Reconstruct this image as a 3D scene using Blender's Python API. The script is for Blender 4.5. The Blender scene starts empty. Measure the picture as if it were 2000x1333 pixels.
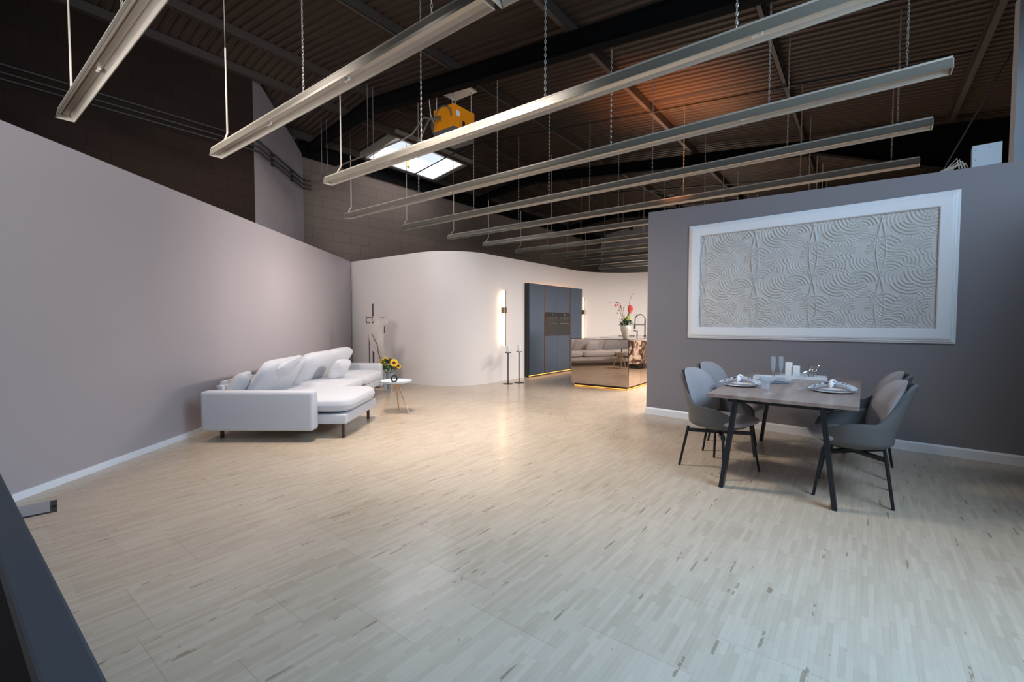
import bpy, bmesh, math, random
import numpy as np
from mathutils import Vector, Matrix
R = math.radians
PI = math.pi
scene = bpy.context.scene
COL = scene.collection
random.seed(4)

# ---------------------------------------------------------------- camera
EYE = 1.33
cam_d = bpy.data.cameras.new('camera')
cam = bpy.data.objects.new('camera', cam_d)
COL.objects.link(cam)
cam.location = (0, 0, EYE)
cam.rotation_euler = (PI/2 - math.atan(36.5/889.0), 0, 0)
cam_d.sensor_width = 36.0
cam_d.lens = 36.0*889.0/2000.0
cam_d.clip_start = 0.05
cam_d.clip_end = 200
scene.camera = cam

# ---------------------------------------------------------------- colour management
scene.view_settings.view_transform = 'Standard'
scene.view_settings.look = 'None'
scene.view_settings.exposure = 0.0
scene.view_settings.gamma = 1.0
scene.view_settings.use_curve_mapping = False

# hall frame: local X = -u, local Y = v   (u and v run along the two walls of the hall)
TH = -math.atan2(0.61160413, 0.79116395)
AX = (-0.79116395, 0.61160413)
BX = (0.61160413, 0.79116395)
HM = Matrix.Rotation(TH, 4, 'Z')
def W(u, v, z=0.0):
    return Vector((u*AX[0]+v*BX[0], u*AX[1]+v*BX[1], z))

# ---------------------------------------------------------------- sky and lights
world = bpy.data.worlds.new('world')
scene.world = world
world.use_nodes = True
bg = world.node_tree.nodes['Background']
bg.inputs[0].default_value = (0.80, 0.88, 1.0, 1)
bg.inputs[1].default_value = 1.0

def area(name, loc, direction, sx, sy, power, color, spread=180, up=(0, 0, 1)):
    d = bpy.data.lights.new(name, 'AREA')
    d.shape = 'RECTANGLE'
    d.size = sx; d.size_y = sy
    d.energy = power; d.color = color
    d.spread = R(spread)
    o = bpy.data.objects.new(name, d)
    COL.objects.link(o)
    o.location = loc
    q = Vector(direction).to_track_quat('-Z', 'Y')
    o.rotation_euler = q.to_euler()
    return o
uD = Vector((AX[0], AX[1], 0)); vD = Vector((BX[0], BX[1], 0))
# daylight through the glazed side (camera's right) and the rooflights, with unseen fills
area('daylight_side', W(-1.80, 2.95, 3.4), uD+Vector((0, 0, -0.30)), 2.1, 2.1, 190, (0.53, 0.75, 1.0))
area('daylight_low', W(-1.80, 1.5, 2.3), uD*0.8+Vector((0, 0, -0.85)), 1.6, 1.6, 26, (0.22, 0.55, 1.0), 80)
area('end_fill', W(3.0, -2.3, 2.4), Vector((-3.75, 3.2, 3.0))-W(3.0, -2.3, 2.4), 2.6, 1.4, 62, (1.0, 0.97, 0.98), 56)  # unseen fill, narrow beam shaped to brighten the left wall
area('rooflight_sky', W(9.1, 7.8, 5.95), (0, 0, -1), 1.4, 2.4, 75, (1.0, 0.95, 0.97))
area('rooflight_near', W(6.4, 1.9, 5.5), vD*0.45+Vector((0, 0, -1)), 1.0, 1.4, 85, (1.0, 0.87, 0.77), 115)
area('mid_floor_fill', W(4.0, 2.9, 5.0), vD*0.24-uD*0.08+Vector((0, 0, -1)), 1.0, 0.8, 92, (1.0, 0.90, 0.83), 90)  # added fill for the middle of the floor, no roof opening here
area('kitchen_fill', W(2.2, 9.6, 3.2), (0, 0, -1), 1.2, 3.2, 420, (1.0, 0.92, 0.87), 170)  # unseen lamp added to warm and brighten the kitchen wall
area('left_wall_wash', W(2.0, 7.4, 2.75), Vector((-3.85, 7.4, 1.95))-W(2.0, 7.4, 2.75), 0.5, 0.3, 24, (1.0, 0.93, 0.91), 46)  # hidden wash light added for the far part of the left wall
area('far_rows_fill', W(3.3, 12.5, 2.6), (0, 0, 1), 0.8, 0.8, 35, (1.0, 0.86, 0.72), 150)  # hidden upward fill added to lift the far trough lights
area('far_bay_fill', W(5.5, 15.8, 2.0), (0, 0, 1), 2.5, 2.5, 110, (1.0, 0.88, 0.78), 170)  # added behind the curved wall to light the farthest rows
area('roof_glow_fill', W(2.8, 7.85, 2.95), vD*0.12+Vector((0, 0, 1)), 0.3, 0.4, 60, (1.0, 0.36, 0.11), 75)  # unseen source put in for the orange glow on the roof

# ---------------------------------------------------------------- materials
def mat(name, color=(0.5, 0.5, 0.5), rough=0.5, metal=0.0, spec=0.5, trans=0.0, emit=None, estr=0.0, ior=1.45,
        var=0.0, vscale=5.0, bump=0.0, bscale=60.0, coat=0.0, sheen=0.0, alpha=1.0):
    m = bpy.data.materials.new(name)
    m.use_nodes = True
    nt = m.node_tree; N = nt.nodes; L = nt.links
    p = N['Principled BSDF']
    p.inputs['Base Color'].default_value = (*color, 1)
    p.inputs['Roughness'].default_value = rough
    p.inputs['Metallic'].default_value = metal
    p.inputs['Specular IOR Level'].default_value = spec
    p.inputs['Transmission Weight'].default_value = trans
    p.inputs['IOR'].default_value = ior
    p.inputs['Coat Weight'].default_value = coat
    p.inputs['Sheen Weight'].default_value = sheen
    p.inputs['Alpha'].default_value = alpha
    if emit:
        p.inputs['Emission Color'].default_value = (*emit, 1)
        p.inputs['Emission Strength'].default_value = estr
    if var > 0 or bump > 0:
        tc = N.new('ShaderNodeTexCoord')
    if var > 0:
        n = N.new('ShaderNodeTexNoise'); n.inputs['Scale'].default_value = vscale; n.inputs['Detail'].default_value = 5
        L.new(tc.outputs['Object'], n.inputs['Vector'])
        r = N.new('ShaderNodeMapRange'); r.inputs[3].default_value = 1-var; r.inputs[4].default_value = 1+var
        L.new(n.outputs['Fac'], r.inputs[0])
        mx = N.new('ShaderNodeVectorMath'); mx.operation = 'SCALE'
        mx.inputs[0].default_value = color
        L.new(r.outputs[0], mx.inputs['Scale'])
        L.new(mx.outputs[0], p.inputs['Base Color'])
    if bump > 0:
        n2 = N.new('ShaderNodeTexNoise'); n2.inputs['Scale'].default_value = bscale; n2.inputs['Detail'].default_value = 3
        L.new(tc.outputs['Object'], n2.inputs['Vector'])
        b = N.new('ShaderNodeBump'); b.inputs['Strength'].default_value = bump; b.inputs['Distance'].default_value = 0.01
        L.new(n2.outputs['Fac'], b.inputs['Height']); L.new(b.outputs[0], p.inputs['Normal'])
    return m

def node_math(nt, op, a, b=None, c=None):
    n = nt.nodes.new('ShaderNodeMath'); n.operation = op
    for i, x in enumerate((a, b, c)):
        if x is None: continue
        if isinstance(x, (int, float)): n.inputs[i].default_value = x
        else: nt.links.new(x, n.inputs[i])
    return n.outputs[0]

def floor_material():
    m = bpy.data.materials.new('parquet'); m.use_nodes = True
    nt = m.node_tree; N = nt.nodes; L = nt.links; p = N['Principled BSDF']
    tc = N.new('ShaderNodeTexCoord'); sp = N.new('ShaderNodeSeparateXYZ')
    L.new(tc.outputs['Object'], sp.inputs[0])
    x, y = sp.outputs[0], sp.outputs[1]
    M = lambda *a: node_math(nt, *a)
    strip = M('FLOOR', M('DIVIDE', x, 0.024))
    panel = M('FLOOR', M('DIVIDE', x, 0.48))
    def white(a, b, seed):
        c = N.new('ShaderNodeCombineXYZ'); 
        L.new(a, c.inputs[0]); L.new(b, c.inputs[1]); c.inputs[2].default_value = seed
        w = N.new('ShaderNodeTexWhiteNoise'); w.noise_dimensions = '3D'; L.new(c.outputs[0], w.inputs['Vector'])
        return w.outputs['Value']
    zero = M('MULTIPLY', x, 0.0)
    poff = white(panel, zero, 3.0)
    soff = white(strip, zero, 7.0)
    # square panels of 0.48 m, inside each the strips break at their own places
    prow = M('FLOOR', M('ADD', M('DIVIDE', y, 0.48), M('MULTIPLY', poff, 1.0)))
    srow = M('FLOOR', M('ADD', M('DIVIDE', y, 0.21), M('MULTIPLY', soff, 5.0)))
    tone_s = white(strip, srow, 1.0)
    tone_p = white(panel, prow, 2.0)
    ntex = N.new('ShaderNodeTexNoise'); ntex.inputs['Scale'].default_value = 1.0; ntex.inputs['Detail'].default_value = 6
    mp = N.new('ShaderNodeMapping'); mp.inputs['Scale'].default_value = (60, 5, 1)
    L.new(tc.outputs['Object'], mp.inputs[0]); L.new(mp.outputs[0], ntex.inputs['Vector'])
    t = M('ADD', M('MULTIPLY', tone_s, 0.55), M('ADD', M('MULTIPLY', tone_p, 0.25), M('MULTIPLY', ntex.outputs['Fac'], 0.5)))
    cr = N.new('ShaderNodeValToRGB')
    e = cr.color_ramp.elements
    e[0].position = 0.15; e[0].color = (0.43, 0.34, 0.245, 1)
    e[1].position = 1.1; e[1].color = (0.545, 0.45, 0.345, 1)
    k = cr.color_ramp.elements.new(0.55); k.color = (0.49, 0.40, 0.30, 1)
    L.new(t, cr.inputs[0])
    # rare brown slivers in single strips
    fine = M('FLOOR', M('DIVIDE', x, 0.012))
    frow = M('FLOOR', M('ADD', M('DIVIDE', y, 0.13), M('MULTIPLY', white(fine, zero, 11.0), 7.0)))
    sl = white(fine, frow, 5.0)
    n3 = N.new('ShaderNodeTexNoise'); n3.inputs['Scale'].default_value = 1.0; n3.inputs['Detail'].default_value = 2
    mp3 = N.new('ShaderNodeMapping'); mp3.inputs['Scale'].default_value = (45, 9, 1)
    L.new(tc.outputs['Object'], mp3.inputs[0]); L.new(mp3.outputs[0], n3.inputs['Vector'])
    mark = M('MULTIPLY', M('GREATER_THAN', sl, 0.985), M('GREATER_THAN', n3.outputs['Fac'], 0.5))
    n4 = N.new('ShaderNodeTexNoise'); n4.inputs['Scale'].default_value = 1.0; n4.inputs['Detail'].default_value = 1
    mp4 = N.new('ShaderNodeMapping'); mp4.inputs['Scale'].default_value = (30, 14, 1)
    L.new(tc.outputs['Object'], mp4.inputs[0]); L.new(mp4.outputs[0], n4.inputs['Vector'])
    speck = M('GREATER_THAN', n4.outputs['Fac'], 0.80)
    # cross joints between panels, partly open
    jy = M('FRACT', M('ADD', M('DIVIDE', y, 0.48), M('MULTIPLY', poff, 1.0)))
    jo = M('MULTIPLY', M('LESS_THAN', jy, 0.008), M('GREATER_THAN', white(panel, prow, 9.0), 0.45))
    jx = M('MULTIPLY', M('LESS_THAN', M('FRACT', M('DIVIDE', x, 0.024)), 0.05), 0.18)
    dark = M('MINIMUM', M('ADD', M('ADD', M('MULTIPLY', mark, 0.55), M('MULTIPLY', speck, 0.6)), M('ADD', M('MULTIPLY', jo, 0.25), jx)), 0.75)
    mix = N.new('ShaderNodeMixRGB'); mix.inputs[2].default_value = (0.16, 0.10, 0.05, 1)
    L.new(dark, mix.inputs[0]); L.new(cr.outputs[0], mix.inputs[1])
    L.new(mix.outputs[0], p.inputs['Base Color'])
    rr = N.new('ShaderNodeMapRange'); rr.inputs[3].default_value = 0.17; rr.inputs[4].default_value = 0.27
    L.new(ntex.outputs['Fac'], rr.inputs[0]); L.new(rr.outputs[0], p.inputs['Roughness'])
    p.inputs['Specular IOR Level'].default_value = 0.5
    b = N.new('ShaderNodeBump'); b.inputs['Strength'].default_value = 0.05; b.inputs['Distance'].default_value = 0.002
    L.new(t, b.inputs['Height']); L.new(b.outputs[0], p.inputs['Normal'])
    return m

def brick_material(name, c1, c2):
    m = bpy.data.materials.new(name); m.use_nodes = True
    nt = m.node_tree; N = nt.nodes; L = nt.links; p = N['Principled BSDF']
    tc = N.new('ShaderNodeTexCoord')
    mp = N.new('ShaderNodeMapping'); mp.inputs['Rotation'].default_value = (PI/2, 0, 0)
    sp = N.new('ShaderNodeSeparateXYZ'); cb = N.new('ShaderNodeCombineXYZ')
    L.new(tc.outputs['Object'], sp.inputs[0])
    L.new(node_math(nt, 'ADD', sp.outputs[0], sp.outputs[1]), cb.inputs[0]); L.new(sp.outputs[2], cb.inputs[1])
    bt = N.new('ShaderNodeTexBrick')
    bt.inputs['Scale'].default_value = 1.0
    bt.inputs['Brick Width'].default_value = 0.50; bt.inputs['Row Height'].default_value = 0.25
    bt.inputs['Mortar Size'].default_value = 0.008
    bt.inputs['Color1'].default_value = (*c1, 1); bt.inputs['Color2'].default_value = (*c2, 1)
    bt.inputs['Mortar'].default_value = (c1[0]*0.75, c1[1]*0.75, c1[2]*0.75, 1)
    L.new(cb.outputs[0], bt.inputs['Vector'])
    L.new(bt.outputs['Color'], p.inputs['Base Color'])
    b = N.new('ShaderNodeBump'); b.inputs['Strength'].default_value = 0.4; b.inputs['Distance'].default_value = 0.01; b.invert = True
    L.new(bt.outputs['Fac'], b.inputs['Height']); L.new(b.outputs[0], p.inputs['Normal'])
    p.inputs['Roughness'].default_value = 0.8
    p.inputs['Specular IOR Level'].default_value = 0.12
    return m

def wood_material(name, c1, c2, sx=3, sy=40, rough=0.4, axis=1):
    m = bpy.data.materials.new(name); m.use_nodes = True
    nt = m.node_tree; N = nt.nodes; L = nt.links; p = N['Principled BSDF']
    tc = N.new('ShaderNodeTexCoord'); mp = N.new('ShaderNodeMapping'); mp.inputs['Scale'].default_value = (sy, sx, sy) if axis == 1 else (sy, sy, sx)
    n = N.new('ShaderNodeTexNoise'); n.inputs['Scale'].default_value = 1.0; n.inputs['Detail'].default_value = 6
    L.new(tc.outputs['Object'], mp.inputs[0]); L.new(mp.outputs[0], n.inputs['Vector'])
    cr = N.new('ShaderNodeValToRGB'); cr.color_ramp.elements[0].position = 0.3; cr.color_ramp.elements[1].position = 0.7
    cr.color_ramp.elements[0].color = (*c1, 1); cr.color_ramp.elements[1].color = (*c2, 1)
    L.new(n.outputs['Fac'], cr.inputs[0]); L.new(cr.outputs[0], p.inputs['Base Color'])
    p.inputs['Roughness'].default_value = rough
    return m

def marble_material():
    m = bpy.data.materials.new('marbled_cloth'); m.use_nodes = True
    nt = m.node_tree; N = nt.nodes; L = nt.links; p = N['Principled BSDF']
    tc = N.new('ShaderNodeTexCoord')
    n = N.new('ShaderNodeTexNoise'); n.inputs['Scale'].default_value = 1.6; n.inputs['Detail'].default_value = 3; n.inputs['Distortion'].default_value = 2.0
    L.new(tc.outputs['Object'], n.inputs['Vector'])
    cr = N.new('ShaderNodeValToRGB'); el = cr.color_ramp.elements
    el[0].position = 0.36; el[0].color = (0.03, 0.018, 0.014, 1)
    el[1].position = 0.62; el[1].color = (0.10, 0.05, 0.035, 1)
    for pos, c in ((0.44, (0.12, 0.07, 0.05)), (0.49, (0.62, 0.52, 0.45)), (0.53, (0.75, 0.66, 0.60)), (0.56, (0.16, 0.09, 0.06))):
        k = el.new(pos); k.color = (*c, 1)
    L.new(n.outputs['Fac'], cr.inputs[0]); L.new(cr.outputs[0], p.inputs['Base Color'])
    p.inputs['Roughness'].default_value = 0.7
    return m

def thin_glass(name, tint=(0.9, 0.95, 0.97), amt=0.8):
    m = bpy.data.materials.new(name); m.use_nodes = True
    nt = m.node_tree; N = nt.nodes; L = nt.links
    p = N['Principled BSDF']; p.inputs['Base Color'].default_value = (0.75, 0.82, 0.9, 1); p.inputs['Roughness'].default_value = 0.06
    t = N.new('ShaderNodeBsdfTransparent'); t.inputs[0].default_value = (*tint, 1)
    mx = N.new('ShaderNodeMixShader'); mx.inputs[0].default_value = amt
    L.new(p.outputs[0], mx.inputs[1]); L.new(t.outputs[0], mx.inputs[2]); L.new(mx.outputs[0], N['Material Output'].inputs[0])
    return m

M_floor = floor_material()
M_wall = mat('grey_lilac_paint', (0.44, 0.385, 0.39), 0.36, bump=0.04, bscale=180)
M_wall_r = mat('taupe_paint', (0.24, 0.225, 0.24), 0.38, bump=0.04, bscale=180)
M_curve = mat('off_white_paint', (0.84, 0.79, 0.765), 0.6, bump=0.03, bscale=180)
M_white = mat('white_lacquer', (0.86, 0.87, 0.89), 0.35)
M_relief = mat('plaster_relief', (0.60, 0.585, 0.56), 0.55)
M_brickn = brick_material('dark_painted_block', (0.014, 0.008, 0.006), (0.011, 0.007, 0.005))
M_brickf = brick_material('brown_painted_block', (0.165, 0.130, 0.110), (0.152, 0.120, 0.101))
M_pier = mat('grey_plaster_pier', (0.25, 0.215, 0.225), 0.7, var=0.15, vscale=3)
M_black = mat('black_painted_steel', (0.003, 0.003, 0.003), 0.8, spec=0.1)
M_purlin = mat('brown_painted_steel', (0.036, 0.027, 0.022), 0.5)
M_deck = mat('dark_corrugated_sheet', (0.038, 0.026, 0.020), 0.45, spec=0.22, var=0.12, vscale=2)
M_pipe = mat('painted_pipe', (0.14, 0.125, 0.11), 0.45)
M_dpipe = mat('dark_pipe', (0.02, 0.018, 0.018), 0.5)
M_fix = mat('grey_fixture_metal', (0.20, 0.187, 0.155), 0.38, metal=0.25, var=0.08, vscale=3)
M_refl = mat('reflector_enamel', (0.54, 0.49, 0.42), 0.36, metal=0.3, var=0.04, vscale=2)
M_chain = mat('zinc_chain', (0.55, 0.52, 0.47), 0.35, metal=0.7)
M_cond = mat('cream_conduit', (0.62, 0.54, 0.46), 0.45)
M_hold = mat('lampholder_white', (0.80, 0.78, 0.74), 0.4)
M_orange = mat('orange_enamel', (0.95, 0.33, 0.01), 0.4)
M_galv = mat('galvanised_sheet', (0.22, 0.22, 0.22), 0.4, metal=0.5)
M_cab = mat('midnight_blue_lacquer', (0.080, 0.115, 0.170), 0.30, metal=0.6, spec=0.8)
M_cabd = mat('dark_carcass', (0.018, 0.018, 0.022), 0.5)
M_copper = mat('copper_channel', (0.50, 0.20, 0.08), 0.35, metal=0.8)
M_oven = mat('black_oven_glass', (0.01, 0.01, 0.012), 0.05, spec=0.5)
M_ovenm = mat('oven_steel', (0.45, 0.44, 0.42), 0.25, metal=1.0)
M_mirror = mat('bronze_mirror', (0.56, 0.45, 0.37), 0.015, metal=1.0)
M_top = mat('dark_stone_top', (0.09, 0.07, 0.065), 0.10, spec=0.8)
M_led = mat('amber_led', (1, 0.6, 0.2), 0.5, emit=(1.0, 0.40, 0.06), estr=2.4)
M_ledw = mat('warm_tube', (1, 0.9, 0.7), 0.5, emit=(1.0, 0.80, 0.50), estr=2.0)
M_sofa = mat('white_sofa_fabric', (0.54, 0.54, 0.565), 0.85, bump=0.25, bscale=260, sheen=0.2)
M_foot = mat('dark_metal_foot', (0.05, 0.03, 0.025), 0.4)
M_tt = mat('pale_blue_tray', (0.62, 0.68, 0.72), 0.35)
M_beech = wood_material('beech_leg', (0.52, 0.32, 0.18), (0.64, 0.42, 0.26), 3, 30, 0.45, 2)
M_table = wood_material('walnut_laminate', (0.22, 0.165, 0.145), (0.36, 0.285, 0.255), 1.6, 16, 0.30)
M_tblack = mat('black_powder_steel', (0.012, 0.014, 0.018), 0.35)
M_shell = mat('grey_shell_leather', (0.11, 0.115, 0.118), 0.5, bump=0.08, bscale=300)
M_pad = mat('taupe_pad_leather', (0.37, 0.35, 0.365), 0.30, bump=0.12, bscale=120, spec=0.6)
M_plate = mat('stoneware_plate', (0.72, 0.74, 0.76), 0.2)
M_platerim = mat('dark_plate_edge', (0.05, 0.05, 0.06), 0.3)
M_glass = thin_glass('clear_glass', (0.95, 0.97, 0.98), 0.86)
M_frost = thin_glass('frosted_glass', (0.8, 0.86, 0.92), 0.45)
M_dome = thin_glass('rooflight_acrylic', (0.97, 0.98, 1.0), 0.92)
M_wax = mat('white_candle_wax', (0.85, 0.85, 0.84), 0.5)
M_chrome = mat('polished_chrome', (0.85, 0.82, 0.80), 0.08, metal=1.0)
M_marble = marble_material()
M_knit = mat('beige_throw', (0.86, 0.79, 0.74), 0.9, bump=0.3, bscale=200)
M_vase = mat('cream_ceramic', (0.66, 0.62, 0.54), 0.3)
M_stem = mat('stem_green', (0.10, 0.16, 0.05), 0.5)
M_leaf = mat('leaf_green', (0.06, 0.14, 0.05), 0.5, var=0.4, vscale=30)
M_euca = mat('eucalyptus_leaf', (0.16, 0.27, 0.20), 0.6, var=0.3, vscale=30)
M_twig = mat('brown_twig', (0.10, 0.05, 0.04), 0.7)
M_red = mat('deep_pink_petal', (0.62, 0.03, 0.08), 0.5)
M_pink = mat('coral_tulip_petal', (0.85, 0.22, 0.18), 0.45)
M_yell = mat('sunflower_petal', (0.88, 0.50, 0.02), 0.5)
M_brown = mat('sunflower_heart', (0.05, 0.022, 0.01), 0.8)
M_yg = mat('yellow_green_leaf', (0.42, 0.45, 0.08), 0.5)
M_faucet = mat('gunmetal_tap', (0.10, 0.085, 0.08), 0.25, metal=0.8)
M_blackm = mat('matt_black', (0.012, 0.012, 0.014), 0.5)
M_rail = mat('slate_paint', (0.07, 0.073, 0.080), 0.5)
M_dark = mat('shade_black', (0.006, 0.006, 0.007), 0.9)
M_box = mat('pale_blue_panel', (0.52, 0.58, 0.64), 0.45)
M_column = mat('grey_column_paint', (0.45, 0.50, 0.56), 0.6)
M_ventm = mat('brushed_steel_flap', (0.50, 0.53, 0.55), 0.25, metal=0.85)
M_brass = mat('brass_fitting', (0.75, 0.55, 0.25), 0.25, metal=1.0)
M_plaster = mat('back_wall_paint', (0.30, 0.29, 0.29), 0.7)

def napkin_material():
    m = bpy.data.materials.new('printed_napkin'); m.use_nodes = True
    nt = m.node_tree; N = nt.nodes; L = nt.links; p = N['Principled BSDF']
    tc = N.new('ShaderNodeTexCoord'); v = N.new('ShaderNodeTexNoise'); v.inputs['Scale'].default_value = 38; v.inputs['Detail'].default_value = 1
    L.new(tc.outputs['Object'], v.inputs['Vector'])
    cr = N.new('ShaderNodeValToRGB'); cr.color_ramp.elements[0].position = 0.60; cr.color_ramp.elements[1].position = 0.66
    cr.color_ramp.elements[0].color = (0.78, 0.80, 0.84, 1); cr.color_ramp.elements[1].color = (0.10, 0.13, 0.20, 1)
    L.new(v.outputs['Fac'], cr.inputs[0]); L.new(cr.outputs[0], p.inputs['Base Color'])
    p.inputs['Roughness'].default_value = 0.8
    return m
M_napkin = napkin_material()

# ---------------------------------------------------------------- mesh helpers
def obj(name, bm, m=None, parent=None, smooth=None, loc=None, rotz=None):
    me = bpy.data.meshes.new(name)
    bmesh.ops.recalc_face_normals(bm, faces=bm.faces)
    if smooth is not None:
        for f in bm.faces: f.smooth = True
        for e in bm.edges:
            if len(e.link_faces) == 2:
                e.smooth = e.calc_face_angle(0) < R(smooth)
    bm.to_mesh(me); bm.free()
    o = bpy.data.objects.new(name, me); COL.objects.link(o)
    if m is not None:
        for x in (m if isinstance(m, (list, tuple)) else [m]): me.materials.append(x)
    if parent is not None: o.parent = parent
    if loc is not None: o.location = loc
    if rotz is not None: o.rotation_euler = (0, 0, rotz)
    return o
def struct(name, bm, m, rotz=TH, smooth=None):
    o = obj(name, bm, m, None, smooth); o.rotation_euler = (0, 0, rotz); o['kind'] = 'structure'; return o
def thing(name, label, cat, loc=(0, 0, 0), rotz=0.0, group=None):
    o = bpy.data.objects.new(name, None); COL.objects.link(o)
    o.empty_display_size = 0.1
    o.location = loc; o.rotation_euler = (0, 0, rotz); tag(o, label, cat, group); return o
def tag(o, label, cat, group=None):
    o['label'] = label; o['category'] = cat
    if group: o['group'] = group
    return o
def dup(root, loc, rotz, label, group=None):
    r = root.copy(); COL.objects.link(r); r.location = loc; r.rotation_euler = (0, 0, rotz); r['label'] = label
    if group: r['group'] = group
    for ch in list(root.children):
        c = ch.copy(); COL.objects.link(c); c.parent = r
        for g in list(ch.children):
            d = g.copy(); COL.objects.link(d); d.parent = c
    return r
def box(bm, c, s, rot=None, bev=0.0, seg=2):
    mtx = Matrix.Translation(c) @ (rot if rot is not None else Matrix.Identity(4)) @ Matrix.Diagonal((*s, 1))
    r = bmesh.ops.create_cube(bm, size=1.0, matrix=mtx)
    if bev > 0:
        es = list({e for v in r['verts'] for e in v.link_edges})
        bmesh.ops.bevel(bm, geom=es, offset=bev, segments=seg, affect='EDGES', profile=0.6)
    return bm
def nb(): return bmesh.new()
def tube(bm, pts, r, n=8, caps=True, closed=False):
    pts = [Vector(p) for p in pts]
    rr = r if isinstance(r, (list, tuple)) else [r]*len(pts)
    rings = []
    ref = None
    for i, p in enumerate(pts):
        if closed: d = (pts[(i+1) % len(pts)]-pts[i-1])
        else: d = pts[min(i+1, len(pts)-1)]-pts[max(i-1, 0)]
        d.normalize()
        if ref is None:
            ref = Vector((0, 0, 1)) if abs(d.z) < 0.9 else Vector((1, 0, 0))
        a = ref - d*ref.dot(d)
        if a.length < 1e-5: a = d.orthogonal()
        a.normalize(); b = d.cross(a); ref = a
        rings.append([bm.verts.new(p+(a*math.cos(2*PI*k/n)+b*math.sin(2*PI*k/n))*rr[i]) for k in range(n)])
    m = len(rings)
    for i in range(m if closed else m-1):
        A, B = rings[i], rings[(i+1) % m]
        for k in range(n):
            bm.faces.new((A[k], A[(k+1) % n], B[(k+1) % n], B[k]))
    if caps and not closed:
        bm.faces.new(rings[0][::-1]); bm.faces.new(rings[-1])
    return bm
def lathe(bm, prof, n=24, c=(0, 0, 0), cap0=True, cap1=True):
    rings = []
    for r, z in prof:
        rings.append([bm.verts.new((c[0]+r*math.cos(2*PI*k/n), c[1]+r*math.sin(2*PI*k/n), c[2]+z)) for k in range(n)])
    for A, B in zip(rings, rings[1:]):
        for k in range(n): bm.faces.new((A[k], A[(k+1) % n], B[(k+1) % n], B[k]))
    if cap0: bm.faces.new(rings[0][::-1])
    if cap1: bm.faces.new(rings[-1])
    return bm
def prism(bm, poly, z0, z1):
    """poly: list of (x,y) ; extruded from z0 to z1 (each a number or list)"""
    f0 = z0 if isinstance(z0, (list, tuple)) else [z0]*len(poly)
    f1 = z1 if isinstance(z1, (list, tuple)) else [z1]*len(poly)
    a = [bm.verts.new((p[0], p[1], f0[i])) for i, p in enumerate(poly)]
    b = [bm.verts.new((p[0], p[1], f1[i])) for i, p in enumerate(poly)]
    n = len(poly)
    bm.faces.new(a[::-1]); bm.faces.new(b)
    for i in range(n): bm.faces.new((a[i], a[(i+1) % n], b[(i+1) % n], b[i]))
    return bm
def extrude_profile(bm, prof, axis_pts):
    """prof: closed list of (a,b); axis_pts: list of (origin, dirA, dirB)"""
    rings = [[bm.verts.new(Vector(o)+Vector(da)*a+Vector(db)*b) for a, b in prof] for o, da, db in axis_pts]
    n = len(prof)
    for A, B in zip(rings, rings[1:]):
        for k in range(n): bm.faces.new((A[k], A[(k+1) % n], B[(k+1) % n], B[k]))
    bm.faces.new(rings[0][::-1]); bm.faces.new(rings[-1])
    return bm
def cushion(bm, c, s, rot=None, n=12, p=5.0, pinch=0.35, wr=0.0, seed=0, sag=0.0):
    """soft block: s full size; z thickness bulges in the middle and pinches to the rim"""
    rnd = random.Random(seed)
    ph = [rnd.uniform(0, 6.28) for _ in range(6)]
    mtx = Matrix.Translation(c) @ (rot if rot is not None else Matrix.Identity(4))
    t = bmesh.new(); bmesh.ops.create_cube(t, size=2.0)
    bmesh.ops.subdivide_edges(t, edges=t.edges[:], cuts=n, use_grid_fill=True)
    for v in t.verts:
        x, y, z = v.co
        q = (abs(x)**p+abs(y)**p+abs(z)**p)**(1/p)
        x, y, z = x/q, y/q, z/q
        e = max(abs(x), abs(y))
        k = 1-pinch*(e**2.5)
        w = wr*(math.sin(5*x+ph[0]+2*y)*math.sin(4*y+ph[1])+0.5*math.sin(11*x+ph[2])*math.sin(9*y+ph[3]-3*x))
        zz = z*k+w*(1-e*0.6) - sag*(1-x*x)*(1-y*y)*(1 if z > 0 else 0)
        v.co = mtx @ Vector((x*s[0]/2*(1-0.03*abs(z)), y*s[1]/2*(1-0.03*abs(z)), zz*s[2]/2))
    me = bpy.data.meshes.new('t'); t.to_mesh(me); t.free(); bm.from_mesh(me); bpy.data.meshes.remove(me)
    return bm

# ================================================================ SETTING
# floor
b = nb(); box(b, (-2, 8, -0.05), (22, 24, 0.1)); struct('floor', b, M_floor)

# left partition wall (skewed in the hall)
def wall_run(name, p0, p1, h0, h1, th, side, m):
    """vertical wall in world xy from p0 to p1; thickness to the given side"""
    d = Vector((p1[0]-p0[0], p1[1]-p0[1])); d.normalize(); nn = Vector((-d.y, d.x))*side*th
    poly = [p0, p1, (p1[0]+nn.x, p1[1]+nn.y), (p0[0]+nn.x, p0[1]+nn.y)]
    b = nb(); prism(b, poly, 0, [h0, h1, h1, h0])
    return struct(name, b, m, rotz=0)
LD = Vector((-0.0275, 1.0)); LD.normalize()
L0 = Vector((-3.70, 3.378)); Ls = L0-LD*6.5; Le = L0+LD*7.72
wall_run('wall_left', tuple(Ls), tuple(Le), 2.785, 2.805, 0.10, 1, M_wall)
b = nb()
nL = Vector((LD.y, -LD.x))
poly = [tuple(Ls), tuple(Le), tuple(Le+nL*0.014), tuple(Ls+nL*0.014)]
prism(b, poly, 0, 0.058); struct('baseboard_left', b, M_white, rotz=0)

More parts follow.
